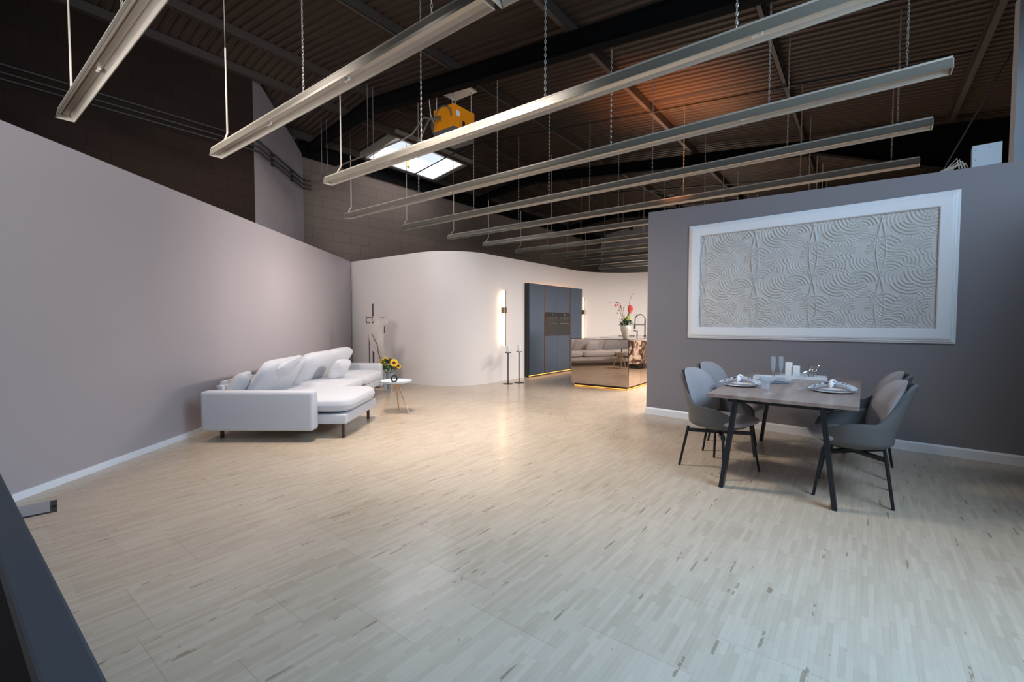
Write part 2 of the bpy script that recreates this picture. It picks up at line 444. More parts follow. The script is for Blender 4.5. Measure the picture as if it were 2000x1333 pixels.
# right partition wall
P0 = Vector((1.96, 6.60)); RD = Vector((2.76, -2.455)).normalized(); RN = Vector((RD.y, -RD.x))*-1  # RN points away from camera side?
if RN.dot(-P0) > 0: RN = -RN
P1 = P0+RD*4.6
poly = [tuple(P0), tuple(P1), tuple(P1+RN*0.18), tuple(P0+RN*0.18)]
b = nb(); prism(b, poly, 0, [2.906, 2.776, 2.776, 2.906]); struct('wall_right', b, M_wall_r, rotz=0)
b = nb()
Q0 = P0-RD*0.014; Q1 = P1
prof = [(0, 0), (0.016, 0), (0.016, 0.082), (0.008, 0.095), (0, 0.10)]
for a, c_ in ((Q0, Q1),):
    d3 = Vector((-RN.x, -RN.y, 0))
    extrude_profile(b, prof, [(Vector((a.x, a.y, 0)), d3, Vector((0, 0, 1))), (Vector((c_.x, c_.y, 0)), d3, Vector((0, 0, 1)))])
box(b, ((P0-RD*0.007+RN*0.09).x, (P0-RD*0.007+RN*0.09).y, 0.05), (0.014, 0.196, 0.10), Matrix.Rotation(math.atan2(RD.y, RD.x), 4, 'Z'))
struct('baseboard_right', b, M_white, rotz=0)

# curved white wall, in hall coordinates (X=-u, Y=v)
path = [(10.2, 6.38)]
path += [(7.45, 6.43)]
cx, cy, r_ = 7.45, 7.43, 1.0
path = [(9.97, 6.42), (8.3, 6.42)] + [(cx - r_*math.sin(R(a)), cy - r_*math.cos(R(a))) for a in range(0, 91, 5)]
path += [(6.46, 8.5), (6.47, 9.5), (6.48, 10.5)]
cx, cy, r_ = 4.75, 11.3, 1.75
path += [(cx + r_*math.cos(R(a)), cy + r_*math.sin(R(a))) for a in range(0, 91, 5)]
path += [(3.5, 13.05), (1.0, 13.05), (-1.8, 13.05)]
b = nb()
th = 0.12
inner = [Vector((-u, v)) for u, v in path]
outer = []
for i, p in enumerate(inner):
    d = inner[min(i+1, len(inner)-1)]-inner[max(i-1, 0)]; d.normalize()
    outer.append(p+Vector((-d.y, d.x))*th)
HC = 2.80
r0 = [[b.verts.new((q.x, q.y, z)) for q in pts] for pts, z in ((inner, 0), (inner, HC), (outer, HC), (outer, 0))]
for j in range(4):
    A, B_ = r0[j], r0[(j+1) % 4]
    for i in range(len(inner)-1): b.faces.new((A[i], A[i+1], B_[i+1], B_[i]))
for i in (0, len(inner)-1): b.faces.new([r0[j][i] for j in range(4)])
struct('wall_curved', b, M_curve, smooth=35)

# hall side walls: near block wall, pier return, far block wall
def hbox(bm, u0, u1, v0, v1, z0, z1):
    return box(bm, (-(u0+u1)/2, (v0+v1)/2, (z0+z1)/2), (abs(u1-u0), abs(v1-v0), abs(z1-z0)))
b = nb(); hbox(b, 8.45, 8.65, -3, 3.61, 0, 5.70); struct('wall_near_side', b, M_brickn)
b = nb()
pa = (-8.45, 3.61); pb = (-10.0, 5.30)
prism(b, [pa, pb, (pb[0]-0.2, pb[1]-0.14), (pa[0]-0.2, pa[1]-0.14)], 0, [5.66, 5.06, 5.06, 5.66]); struct('wall_pier', b, M_pier)
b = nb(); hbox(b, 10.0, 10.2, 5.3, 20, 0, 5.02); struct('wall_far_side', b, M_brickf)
b = nb(); hbox(b, 9.96, 10.25, 5.2, 20, 5.02, 5.8); struct('trim_1', b, M_black)
b = nb(); hbox(b, -2.1, 10.2, 19.8, 20, 0, 5.8); struct('wall_far_end', b, M_plaster)
# glazed side and end (out of the frame): solid piers and band around the openings
b = nb()
hbox(b, -2.1, -1.9, -3, 0.0, 0, 5.0); hbox(b, -2.1, -1.9, 4.1, 20, 0, 5.0)
hbox(b, -2.1, -1.9, 0.0, 4.1, 0, 0.5); hbox(b, -2.1, -1.9, 0.0, 4.1, 4.5, 5.0)
struct('wall_window_side', b, M_plaster)
b = nb()
hbox(b, -2.1, 0.2, -2.7, -2.5, 0, 5.6); hbox(b, 4.8, 8.6, -2.7, -2.5, 0, 5.6)
hbox(b, 0.2, 4.8, -2.7, -2.5, 0, 0.6); hbox(b, 0.2, 4.8, -2.7, -2.5, 3.4, 5.6)
struct('wall_window_end', b, M_plaster)

b = nb(); hbox(b, -1.52, -1.42, 3.78, 6.15, 0, 2.5); struct('wall_shade_stub', b, M_wall_r)  # out-of-frame stub added to shade the low corner of the right wall
# ---- roof
SR = 1.127
def zb(u): return EYE+(zb0(u/SR)-EYE)*SR
def zp(u): return EYE+(zp0(u/SR)-EYE)*SR
def zb0(u):            # underside of the rafters
    if u > 6.8: return 4.90-0.095*(u-6.8)
    if u > 0.7: return 4.90-0.103*(6.8-u)
    return 4.272-0.36*(0.7-u)
def zp0(u):            # underside of the purlins
    if u > 6.8: return 5.13-0.15*(u-6.8)
    return 5.13-0.10*(6.8-u)
def zd(u): return zp(u)+0.15
us = [-2.2, 6.8, 9.3]
SK = (8.51, 9.69, 6.76, 8.90)      # rooflight opening
b = nb()
pitch = 0.13
def deck_strip(u0, u1, v0, v1):
    n0 = int(round((v1-v0)/pitch)); 
    prev = None
    for i in range(n0):
        y0 = v0+(v1-v0)*i/n0; pw = (v1-v0)/n0
        for f, dz in ((0, 0), (0.40, 0), (0.52, 0.022), (0.88, 0.022)):
            y = y0+pw*f
            a = b.verts.new((-u0, y, zd(u0)+dz)); c_ = b.verts.new((-u1, y, zd(u1)+dz))
            if prev: b.faces.new((prev[0], prev[1], c_, a))
            prev = (a, c_)
    a = b.verts.new((-u0, v1, zd(u0))); c_ = b.verts.new((-u1, v1, zd(u1))); b.faces.new((prev[0], prev[1], c_, a))
KN = 6.8*SR
RU = ((-2.2, KN), (KN, SK[0]), (SK[1], 10.4))
for a_, b_ in RU: deck_strip(a_, b_, -3, 20)
deck_strip(SK[0], SK[1], -3, SK[2]); deck_strip(SK[0], SK[1], SK[3], 20)
struct('ceiling', b, M_deck)
# an unseen outer skin above the sheet keeps daylight out of the folds
b = nb()
def skin(u0, u1, v0, v1):
    prism(b, [(-u0, v0), (-u1, v0), (-u1, v1), (-u0, v1)], [zd(u0)+.06, zd(u1)+.06, zd(u1)+.06, zd(u0)+.06], [zd(u0)+.14, zd(u1)+.14, zd(u1)+.14, zd(u0)+.14])
for a_, b_ in RU: skin(a_, b_, -3, 20)
skin(SK[0], SK[1], -3, SK[2]); skin(SK[0], SK[1], SK[3], 20)
struct('ceiling_light_block', b, M_dark)

# portal frames across the hall
def ibeam_frame(v):
    t = nb()
    for (ua, ub) in ((9.98, KN), (KN, 0.79), (0.79, -1.9)):
        za, zb_ = zb(ua), zb(ub)
        ha, hb = zp(ua), zp(ub)
        if ub < 0.7: hb = zp(ub); ha = zp(ua)
        for (w, lo, hi) in ((0.075, 0, 0.016), (0.075, None, None), (0.006, 'web', 0)):
            if lo == 0: za0, za1, zb0, zb1 = za, za+0.016, zb_, zb_+0.016
            elif lo is None: za0, za1, zb0, zb1 = ha-0.016, ha, hb-0.016, hb
            else: za0, za1, zb0, zb1 = za, ha, zb_, hb
            prism(t, [(-ua, v-w), (-ub, v-w), (-ub, v+w), (-ua, v+w)], [za0, zb0, zb0, za0], [za1, zb1, zb1, za1])
    return t
for i, v in enumerate((-0.1, 5.41, 10.93, 16.45)):
    struct('trim_%d' % (i+2), ibeam_frame(v), M_black)
# columns of the frames
k = 6
b = nb(); hbox(b, -1.75, -1.11, 6.55, 6.75, 0, 4.5); struct('trim_%d' % k, b, M_column); k += 1
# purlins, each a length of its own
for u in (-1.09, 1.05, 3.19, 5.34, 7.57, 8.42, 9.76):
    b = nb()
    z = zp(u)
    hbox(b, u-0.035, u+0.035, -2.9, 19.8, z, z+0.012); hbox(b, u-0.035, u+0.035, -2.9, 19.8, z+0.138, z+0.15); hbox(b, u-0.035, u-0.025, -2.9, 19.8, z, z+0.15)
    hbox(b, u+0.028, u+0.035, -2.9, 19.8, z, z+0.03)
    struct('trim_%d' % k, b, M_purlin); k += 1

# ================================================================ ROOF FITTINGS
# tie rods, one per bay
for j, (v, lab) in enumerate(((8.17, 'thin black tie rod crossing under the roof just beyond the orange heater'),
                              (13.6, 'thin black tie rod crossing under the roof in the far bay'))):
    b = nb(); tube(b, [(-9.9, v, zp(9.9)-0.03), (-7.6, v, zp(7.6)-0.02), (-3.4, v, zp(3.4)-0.04), (1.0, v, zp(-1.0)-0.02)], 0.018, 8)
    o = obj('tie_rod', b, M_blackm, None, 40); o.rotation_euler = (0, 0, TH); tag(o, lab, 'tie rod')
# star of bracing in the far bay
b = nb()
c0 = Vector((-4.6, 13.6, 5.08))
for du, dv in ((2.14, 2.6), (2.14, -2.6), (-2.14, 2.6), (-2.14, -2.6)):
    e = c0+Vector((-du, dv, 0.0)); e.z = zp(4.6+du)-0.02
    tube(b, [c0, e], 0.014, 6)
lathe(b, [(0.09, -0.01), (0.09, 0.01)], 16, c0)
o = obj('roof_bracing', b, M_blackm); o.rotation_euler = (0, 0, TH); tag(o, 'star of thin black bracing rods meeting at a plate under the far roof', 'bracing')
# diagonal wind rod at the right
b = nb(); tube(b, [(1.35, 6.95, 4.60), (0.6, 6.9, 2.9)], 0.008, 6)
o = obj('bracing_rod', b, M_dpipe); o.rotation_euler = (0, 0, TH); tag(o, 'thin slanting rod in the dark roof corner above the right wall', 'rod')

# rooflight
t = thing('skylight', 'bright domed rooflight with grey curb set into the dark roof', 'skylight', W((SK[0]+SK[1])/2, (SK[2]+SK[3])/2, zd(9.10)), TH)
tz = lambda u: zd(u)-zd(9.10)
b = nb()
hu, hv = (SK[1]-SK[0])/2, (SK[3]-SK[2])/2
def frame_ring(bm, hx, hy, w, z0, z1, slope=0.15):
    for (cx_, cy_, sx_, sy_) in ((hx+w/2, 0, w, 2*hy+2*w), (-hx-w/2, 0, w, 2*hy+2*w), (0, hy+w/2, 2*hx, w), (0, -hy-w/2, 2*hx, w)):
        poly = [(cx_-sx_/2, cy_-sy_/2), (cx_+sx_/2, cy_-sy_/2), (cx_+sx_/2, cy_+sy_/2), (cx_-sx_/2, cy_+sy_/2)]
        prism(bm, poly, [z0+slope*p[0] for p in poly], [z1+slope*p[0] for p in poly])
frame_ring(b, hu-0.03, hv-0.03, 0.05, -0.12, 0.30)
obj('curb', b, M_white, t)
b = nb(); frame_ring(b, hu+0.02, hv+0.02, 0.16, -0.10, -0.03); obj('curb_flange', b, M_fix, t)
b = nb()
nx, ny = 10, 16
gr = [[b.verts.new((-hu+2*hu*i/nx, -hv+2*hv*j/ny, 0.31+0.15*(-hu+2*hu*i/nx)+0.22*(1-(2*i/nx-1)**4)*(1-(2*j/ny-1)**4))) for j in range(ny+1)] for i in range(nx+1)]
for i in range(nx):
    for j in range(ny): b.faces.new((gr[i][j], gr[i+1][j], gr[i+1][j+1], gr[i][j+1]))
obj('dome', b, M_dome, t, 60)
b = nb(); tube(b, [(-hu, -0.1, 0.25), (hu, -0.1, 0.30)], 0.025, 8); obj('mullion', b, M_purlin, t)
b = nb(); tube(b, [(hu*math.cos(R(a))*0.8, 0.25, 0.15+0.3*math.sin(R(a))) for a in range(0, 181, 12)], 0.012, 6); obj('opening_arc', b, M_white, t, 40)
b = nb(); box(b, (-0.35, 0.0, -0.1), (0.07, 0.07, 0.2), bev=0.01); tube(b, [(-0.35, 0, -0.02), (-0.1, 0.1, 0.1)], 0.014, 6); obj('opener_motor', b, M_brass, t)

# heater
hz = 4.93
HS = 1.127
t = thing('unit_heater', 'orange unit heater hanging below the roof beside the skylight', 'heater', W(5.95, 5.99, hz), TH)
b = nb(); box(b, (0, 0, 0), (0.50, 0.54, 0.38), bev=0.012); obj('casing', b, M_orange, t)
b = nb(); tube(b, [(-0.245, 0, 0), (-0.40, 0, 0)], [0.21, 0.20], 28); obj('fan_drum', b, M_galv, t, 40)
b = nb(); tube(b, [(0.21*math.cos(R(a)), -0.285, -0.02+0.21*math.sin(R(a))) for a in range(0, 181, 10)], 0.012, 6); obj('side_hoop', b, M_pipe, t, 40)
b = nb(); box(b, (0.0, 0, -0.26), (0.48, 0.50, 0.16)); box(b, (0.0, 0.0, -0.36), (0.30, 0.30, 0.06)); obj('air_duct', b, M_galv, t)
b = nb(); box(b, (0.252, -0.16, 0.05), (0.004, 0.09, 0.09)); obj('rating_plate', b, M_white, t)
b = nb(); box(b, (0.256, -0.02, -0.10), (0.012, 0.05, 0.10)); obj('gas_valve', b, M_blackm, t)
for sx in (-1, 1):
    for sy in (-1, 1):
        b = nb(); tube(b, [(sx*0.2, sy*0.24, 0.17), (sx*0.2, sy*0.24, zd(5.80)-hz-0.03)], 0.009, 8); obj('hanger_rod', b, M_cond, t)
b = nb(); box(b, (0, 0, zd(5.80)-hz-0.055), (0.56, 0.60, 0.03)); obj('mounting_plate', b, M_hold, t)
b = nb(); tube(b, [(-0.2, -0.35, zd(5.80)-hz-0.05), (-0.24, -0.38, 0.35), (-0.26, -0.33, 0.1), (-0.22, -0.28, -0.05)], 0.010, 8); obj('supply_cable', b, M_cond, t, 40)

# gas pipes
for j, (dv, z, lab) in enumerate(((0.0, 4.44, 'upper of the two brown pipes running to the orange heater'),
                                  (0.12, 4.32, 'lower of the two brown pipes running to the orange heater'))):
    b = nb(); tube(b, [(-9.70, 5.22+dv, z), (-6.25, 5.12+dv, z+0.02), (-6.10, 5.15+dv, z+0.06), (-6.0, 5.3+dv, 4.80), (-6.0, 5.70, 4.90+dv*.5)], 0.016, 8)
    for u in (9.0, 7.4): tube(b, [(-u, 5.18+dv, z), (-u, 5.18+dv, zd(u))], 0.006, 6)
    o = obj('gas_pipe', b, M_pipe, None, 50); o.rotation_euler = (0, 0, TH); tag(o, lab, 'pipe')
pd = Vector((pb[0]-pa[0], pb[1]-pa[1])).normalized(); pn = Vector((-pd.y, pd.x))*-0.04
if pn.dot(Vector((1, 1))) < 0: pn = -pn
for j, (z, lab) in enumerate(((4.48, 'topmost of the dark pipes along the left block wall and grey pier'), (4.38, 'middle one of the dark pipes along the left block wall and grey pier'), (4.30, 'lowest of the dark pipes along the left block wall and grey pier'))):
    b = nb()
    tube(b, [(-8.40, -2.0, z), (-8.40, 3.55, z), (pa[0]+pn.x, pa[1]+pn.y+0.05, z), (pb[0]+pn.x+0.1, pb[1]+pn.y-0.1, z), (pb[0]+pn.x+0.12, pb[1]+0.10, z)], 0.017, 8)
    for f in (0.3, 0.7):
        q = Vector(pa)+(Vector(pb)-Vector(pa))*f
        box(b, (q.x+pn.x*0.6, q.y+pn.y*0.6, z), (0.05, 0.05, 0.05))
    o = obj('wall_pipe', b, M_dpipe, None, 50); o.rotation_euler = (0, 0, TH); tag(o, lab, 'pipe')

# ---- hanging trunking lights
ZL = 3.53
HUS = (8.57, 6.45, 4.6, 2.68, 0.86)
def chain_mesh(L):
    """length of welded chain hanging down from z=0"""
    bm = nb(); step = 0.034; n = int(L/step)
    for i in range(n+1):
        zc = -i*step; ang = (i % 2)*PI/2+0.5
        pts = []
        for kk in range(8):
            a = 2*PI*kk/8
            x = 0.0085*math.cos(a); z = 0.021*math.sin(a)
            pts.append((x*math.cos(ang), x*math.sin(ang), zc+z))
        tube(bm, pts, 0.0032, 4, closed=True)
    return bm
CH = {}
def chain(u, parent, loc):
    key = round(u, 2)
    if key not in CH:
        L = zd(u)-(ZL+0.12)-0.03
        o = obj('chain', chain_mesh(L), M_chain, parent)
        CH[key] = (o.data, L)
    else:
        o = bpy.data.objects.new('chain', CH[key][0]); COL.objects.link(o); o.parent = parent
    o.location = (loc[0], loc[1], CH[key][1]+0.12+0.015)
    return o
def fixture(u0, u1, v, label, hooks, conduit=True, skew=0.0, name='hanging_light', w=0.16):
    """trough from u0 (left end, larger u) to u1"""
    t = thing(name, label, 'ceiling light', W(u0, v, ZL), TH+skew, 'rows of hanging trough lights')
    L = u0-u1; h = 0.088
    # outer trough: open underneath
    prof = [(-w/2, 0), (-w/2+0.004, 0.030), (-0.045, h), (0.045, h), (w/2-0.004, 0.030), (w/2, 0), (w/2-0.005, 0), (w/2-0.010, 0.028), (0.040, h-0.006), (-0.040, h-0.006), (-w/2+0.010, 0.028), (-w/2+0.005, 0)]
    prof = [(-w/2, 0), (-w/2+0.010, 0.035), (-w/2+0.018, h), (w/2-0.018, h), (w/2-0.010, 0.035), (w/2, 0), (w/2-0.004, 0), (w/2-0.014, 0.035), (w/2-0.022, h-0.004), (-w/2+0.022, h-0.004), (-w/2+0.014, 0.035), (-w/2+0.004, 0)]
    Y = Vector((0, 1, 0)); Z = Vector((0, 0, 1))
    b = nb(); extrude_profile(b, prof, [(Vector((0, 0, 0)), Y, Z), (Vector((L, 0, 0)), Y, Z)]); obj('housing', b, M_fix, t)
    b = nb(); box(b, (L/2, 0, h+0.010), (L, 0.118, 0.020), bev=0.003); obj('top_rail', b, M_refl, t)
    # inner reflector: two sloped wings and a spine
    pr = [(-w/2+0.005, 0.001), (-w/2+0.016, 0.036), (-0.022, h-0.022), (-0.020, 0.052), (0.020, 0.052), (0.022, h-0.022), (w/2-0.016, 0.036), (w/2-0.005, 0.001), (w/2-0.008, 0.001), (w/2-0.019, 0.035), (0.024, h-0.028), (0.023, 0.048), (-0.023, 0.048), (-0.024, h-0.028), (-w/2+0.019, 0.035), (-w/2+0.008, 0.001)]
    b = nb(); extrude_profile(b, pr, [(Vector((0.01, 0, 0)), Y, Z), (Vector((L-0.01, 0, 0)), Y, Z)]); obj('reflector', b, M_refl, t)
    for x in (-0.003, L+0.003):
        b = nb(); extrude_profile(b, [(-w/2, 0), (-w/2+0.010, 0.035), (-w/2+0.018, h), (w/2-0.018, h), (w/2-0.010, 0.035), (w/2, 0)],
                                  [(Vector((x-0.004, 0, 0)), Y, Z), (Vector((x+0.004, 0, 0)), Y, Z)]); obj('end_cap', b, M_refl, t)
    # joint bands
    nj = int(L/1.53)
    for i in range(1, nj+1):
        x = i*1.53
        if x > L-0.2: break
        b = nb()
        prism(b, [(x-0.035, -0.012), (x-0.024, -0.012), (x-0.024, -0.004), (x+0.024, -0.004), (x+0.024, -0.012), (x+0.035, -0.012), (x+0.035, 0.012), (x+0.024, 0.012), (x+0.024, 0.004), (x-0.024, 0.004), (x-0.024, 0.012), (x-0.035, 0.012)], 0.020, 0.050)
        obj('lamp_holder', b, M_hold, t)
    for u in (hooks[1:] if conduit else hooks):
        x = u0-u
        chain(u, t, (x, 0.0))
        b = nb(); tube(b, [(x-0.02, 0, h+.018), (x-0.01, 0, h+0.042), (x+0.01, 0, h+0.042), (x+0.02, 0, h+.018)], 0.004, 6); obj('hook', b, M_chain, t)
    if conduit:
        x = 0.16 if v > 5 else 0.38
        b = nb(); tube(b, [(x, 0.0, h+0.01), (x-0.08, 0.0, h+0.03), (x-0.10, 0.0, h+0.06), (x-0.05, 0.0, h+0.09), (x, 0.0, h+0.13), (x, 0.0, 1.28)], [0.011]*5+[0.008], 8); obj('conduit', b, M_cond, t, 50)
        b = nb(); tube(b, [(x, 0.0, 1.28), (x, 0.0, zd(u0-x)-ZL-0.01)], 0.006, 6); obj('hanger_wire', b, M_dpipe, t)
    return t
LAB = ['short dark trough light at the top left corner, hung over the left wall',
       'long trough light running out of the top of the photo from above the left wall',
       'long trough light crossing in front of the skylight',
       'long trough light reaching furthest right, the first hung beyond the skylight',
       'trough light second beyond the skylight, hung in front of the black roof frame',
       'trough light whose right end hangs closest above the wall with the white picture frame',
       'largest of the far trough lights cut off by the left edge of the right wall',
       'second of the far trough lights cut off by the right wall',
       'third of the far trough lights cut off by the right wall',
       'fourth of the far trough lights cut off by the right wall',
       'fifth of the far trough lights cut off by the right wall',
       'farthest and lowest trough light, just over the curved white wall']
RV = [1.02, 2.46, 4.03, 5.58, 7.05, 8.60, 10.0, 11.55, 13.05, 14.4, 15.75, 17.2]
fixture(6.93, 2.4, RV[0], LAB[0], (6.45, 4.6))
fixture(6.88, 2.12, RV[1], LAB[1], (6.45, 4.6, 2.68))
fixture(2.06, -0.3, RV[1]+0.02, 'bright trough light section at the top edge, joined askew to a longer one', (0.86,), False, skew=0.035)
fixture(6.83, -0.10, RV[2], LAB[2], (6.45, 4.6, 2.68, 0.86))
for i in range(3, 12):
    fixture(8.74, -0.55, RV[i], LAB[i], HUS + ((-0.25,) if i < 6 else ()))

# ================================================================ RIGHT WALL PICTURE
def rw(s, z, out=0.0):
    p = P0+RD*s-RN*out
    return Vector((p.x, p.y, z))
rot_rw = math.atan2(RD.y, RD.x)   # local x along wall, local -y toward room
t = thing('framed_relief_panel', 'large white framed plaster relief panel on the taupe right wall', 'wall panel', rw(1.90, 1.118, 0.0), rot_rw)
# check side: local y axis
ylocal = Vector((-math.sin(rot_rw), math.cos(rot_rw)))
SGN = -1 if ylocal.dot(RN) > 0 else 1      # room side sign for local y
WO, HO = 2.615, 1.50
prof = [(0, 0), (0, 0.020), (0.016, 0.026), (0.020, 0.034), (0.034, 0.036), (0.038, 0.044), (0.056, 0.050), (0.140, 0.050), (0.146, 0.044), (0.150, 0.014), (0.150, 0)]
b = nb()
ringsv = []
for (sx, sz) in ((0, 0), (1, 0), (1, 1), (0, 1)):
    ring = []
    for a, dep in prof:
        x = -WO/2 + (a if sx == 0 else WO-a); z = (a if sz == 0 else HO-a)
        ring.append(b.verts.new((x, SGN*dep, z)))
    ringsv.append(ring)
n = len(prof)
for i in range(4):
    A, B_ = ringsv[i], ringsv[(i+1) % 4]
    for kk in range(n-1): b.faces.new((A[kk], A[kk+1], B_[kk+1], B_[kk]))
obj('frame', b, M_white, t)
# relief height field
wi, hi = WO-0.30+0.004, HO-0.30+0.004
NX, NY = 620, 324
X, Y = np.meshgrid(np.linspace(0, wi, NX), np.linspace(0, hi, NY))
T = 0.605
def tile_relief(X, Y):
    Hh = np.zeros_like(X)
    def arcs(cx, cy, r0_, r1_, a0, a1, per, amp, squash=1.0):
        out = np.zeros_like(X)
        for ox in (-1, 0, 1):
            for oy in (-1, 0, 1):
                dx = (X % T)-(cx+ox)*T; dy = ((Y+0.06) % T)-(cy+oy)*T
                rr_ = np.hypot(dx, dy*squash); an = np.degrees(np.arctan2(dy*squash, dx)) % 360
                if a0 < a1: s = (an > a0) & (an < a1); dev = np.minimum(an-a0, a1-an)
                else: s = (an > a0) | (an < a1); dev = np.minimum((an-a0) % 360, (a1-an) % 360)
                m_ = s & (rr_ > r0_) & (rr_ < r1_)
                fade = np.clip(dev/12.0, 0, 1)*np.clip((rr_-r0_)/0.012, 0, 1)*np.clip((r1_-rr_)/0.012, 0, 1)
                wv = 0.5-0.5*np.cos(2*PI*(rr_-r0_)/per)
                out = np.maximum(out, np.where(m_, amp*fade*wv**0.8, 0))
        return out
    for a in ((0.33, 0.72, 0.03, 0.215, 190, 345, 0.034, 1.0), (0.74, 0.42, 0.02, 0.19, 80, 235, 0.036, 1.0, 1.3),
              (0.83, 0.90, 0.02, 0.16, 5, 175, 0.032, 1.2), (0.72, 0.10, 0.03, 0.20, 175, 320, 0.033, 1.0),
              (0.36, 0.26, 0.02, 0.17, 330, 140, 0.030, 0.95), (0.17, 0.50, 0.04, 0.16, 15, 150, 0.036, 1.3),
              (0.50, 0.98, 0.05, 0.20, 195, 300, 0.034, 1.2), (0.93, 0.62, 0.02, 0.12, 250, 100, 0.028, 0.8),
              (0.22, 0.05, 0.03, 0.15, 30, 170, 0.030, 1.0), (0.55, 0.60, 0.02, 0.12, 280, 80, 0.028, 0.7)):
        Hh = np.maximum(Hh, arcs(*a))
    X0, Y0 = X, Y
    H1 = Hh
    X, Y = X+0.31*T, Y*1.0+0.47*T
    H2 = np.zeros_like(H1)
    for a in ((0.30, 0.70, 0.03, 0.20, 170, 350, 0.030, 1.0), (0.75, 0.35, 0.02, 0.19, 20, 200, 0.032, 1.0, 1.2), (0.55, 0.85, 0.02, 0.17, 200, 60, 0.028, 1.0), (0.20, 0.25, 0.02, 0.18, 100, 300, 0.030, 1.0)):
        cx_, cy_ = a[0], a[1]
        for ox in (-1, 0, 1):
            for oy in (-1, 0, 1):
                dx = (X % T)-(cx_+ox)*T; dy = (Y % T)-(cy_+oy)*T
                rr_ = np.hypot(dx, dy*1.15); an = np.degrees(np.arctan2(dy, dx)) % 360
                s = (an > a[4]) & (an < a[5]) if a[4] < a[5] else (an > a[4]) | (an < a[5])
                m_ = s & (rr_ > a[2]) & (rr_ < a[3])
                H2 = np.maximum(H2, np.where(m_, 0.6*(0.5-0.5*np.cos(2*PI*(rr_-a[2])/a[6])), 0))
    Hh = np.where(H1 > 0.02, H1, H2)
    X, Y = X0, Y0
    # ogee stems
    yy = (Y+0.06)/T
    for ph, amp_ in ((0, 0.040), (PI, 0.040)):
        xc = 0.05*T+0.03+amp_*np.abs(np.sin(PI*yy))*np.cos(ph)
        dx = ((X-xc+T/2) % T)-T/2
        Hh = np.maximum(Hh, 1.3*np.exp(-(dx/0.0065)**2))
        Hh = np.maximum(Hh, 0.9*np.exp(-((np.abs(dx)-0.018)/0.005)**2)*(np.sin(2*PI*yy*2) > 0.2))
    # small beads
    bx = ((X+0.5*Y) % 0.05)-0.025; by = (Y % 0.05)-0.025
    Hh = np.maximum(Hh, 0.7*np.exp(-(bx**2+by**2)/0.004**2)*(np.sin(2*PI*X/T*1.0+1)*np.sin(2*PI*Y/T+2) > 0.55))
    return Hh
Hf = tile_relief(X, Y)
co = np.stack([X-wi/2, SGN*(0.010+Hf*0.014), Y+0.148], axis=-1).reshape(-1, 3)
idx = np.arange(NX*NY).reshape(NY, NX)
if SGN < 0: F = np.stack([idx[:-1, :-1], idx[:-1, 1:], idx[1:, 1:], idx[1:, :-1]], -1).reshape(-1, 4)
else: F = np.stack([idx[:-1, :-1], idx[1:, :-1], idx[1:, 1:], idx[:-1, 1:]], -1).reshape(-1, 4)
me = bpy.data.meshes.new('relief')
me.vertices.add(len(co)); me.vertices.foreach_set('co', co.ravel())
me.loops.add(F.size); me.loops.foreach_set('vertex_index', F.ravel().astype(np.int32))
me.polygons.add(len(F)); me.polygons.foreach_set('loop_start', np.arange(0, F.size, 4, dtype=np.int32))
me.polygons.foreach_set('use_smooth', np.ones(len(F), dtype=bool))
me.update(); me.validate()
me.materials.append(M_relief)
o = bpy.data.objects.new('relief', me); COL.objects.link(o); o.parent = t; o['label'] = 'cream relief of shell fans and curling stems'

# box on top of the right wall
t = thing('junction_box', 'pale blue metal box standing on top of the right wall', 'box', rw(3.37, 2.81, -0.06), rot_rw)
b = nb(); box(b, (0, -0.01*SGN, 0.105), (0.20, 0.12, 0.205), bev=0.006); obj('casing', b, M_box, t)
for x, z in ((-0.075, 0.16), (-0.075, 0.07), (0.02, 0.17)):
    b = nb(); tube(b, [(x, SGN*0.048, z), (x, SGN*0.054, z)], 0.005, 10); obj('screw', b, M_galv, t)
# cable bundle
b = nb()
for kk in range(4):
    tube(b, [(-0.12-0.02*kk, -0.02*SGN, 0.02), (-0.14-0.02*kk, -0.03*SGN, 0.07+0.02*kk), (-0.20-0.02*kk, -0.02*SGN, 0.05), (-0.26-0.03*kk, -0.03*SGN, 0.004)], 0.006, 6)
o = obj('cable_bundle', b, M_cond, None, 50, rw(3.37, 2.818, -0.06), rot_rw); tag(o, 'bundle of loose beige cables on the wall top beside the pale box', 'cables')

# ================================================================ FOREGROUND LEFT PARAPET
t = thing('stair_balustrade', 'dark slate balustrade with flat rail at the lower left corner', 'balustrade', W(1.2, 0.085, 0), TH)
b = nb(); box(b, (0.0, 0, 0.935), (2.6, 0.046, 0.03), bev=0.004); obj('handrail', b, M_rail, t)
b = nb(); box(b, (0.0, 0, 0.46), (2.6, 0.036, 0.92)); obj('shade_panel', b, M_dark, t)  # black colour stands in for the shaded side under the rail

# floor flap
t = thing('floor_box', 'steel floor outlet flap beside the left skirting board', 'floor outlet', (-3.42, 3.13, 0), R(45))
b = nb(); box(b, (0, 0, 0.003), (0.34, 0.29, 0.006), bev=0.002); obj('frame', b, M_blackm, t)
b = nb(); box(b, (-0.01, 0, 0.008), (0.29, 0.265, 0.004), bev=0.001); obj('lid', b, M_ventm, t)
b = nb(); box(b, (0.155, 0.0, 0.012), (0.02, 0.06, 0.010)); obj('catch', b, M_blackm, t)

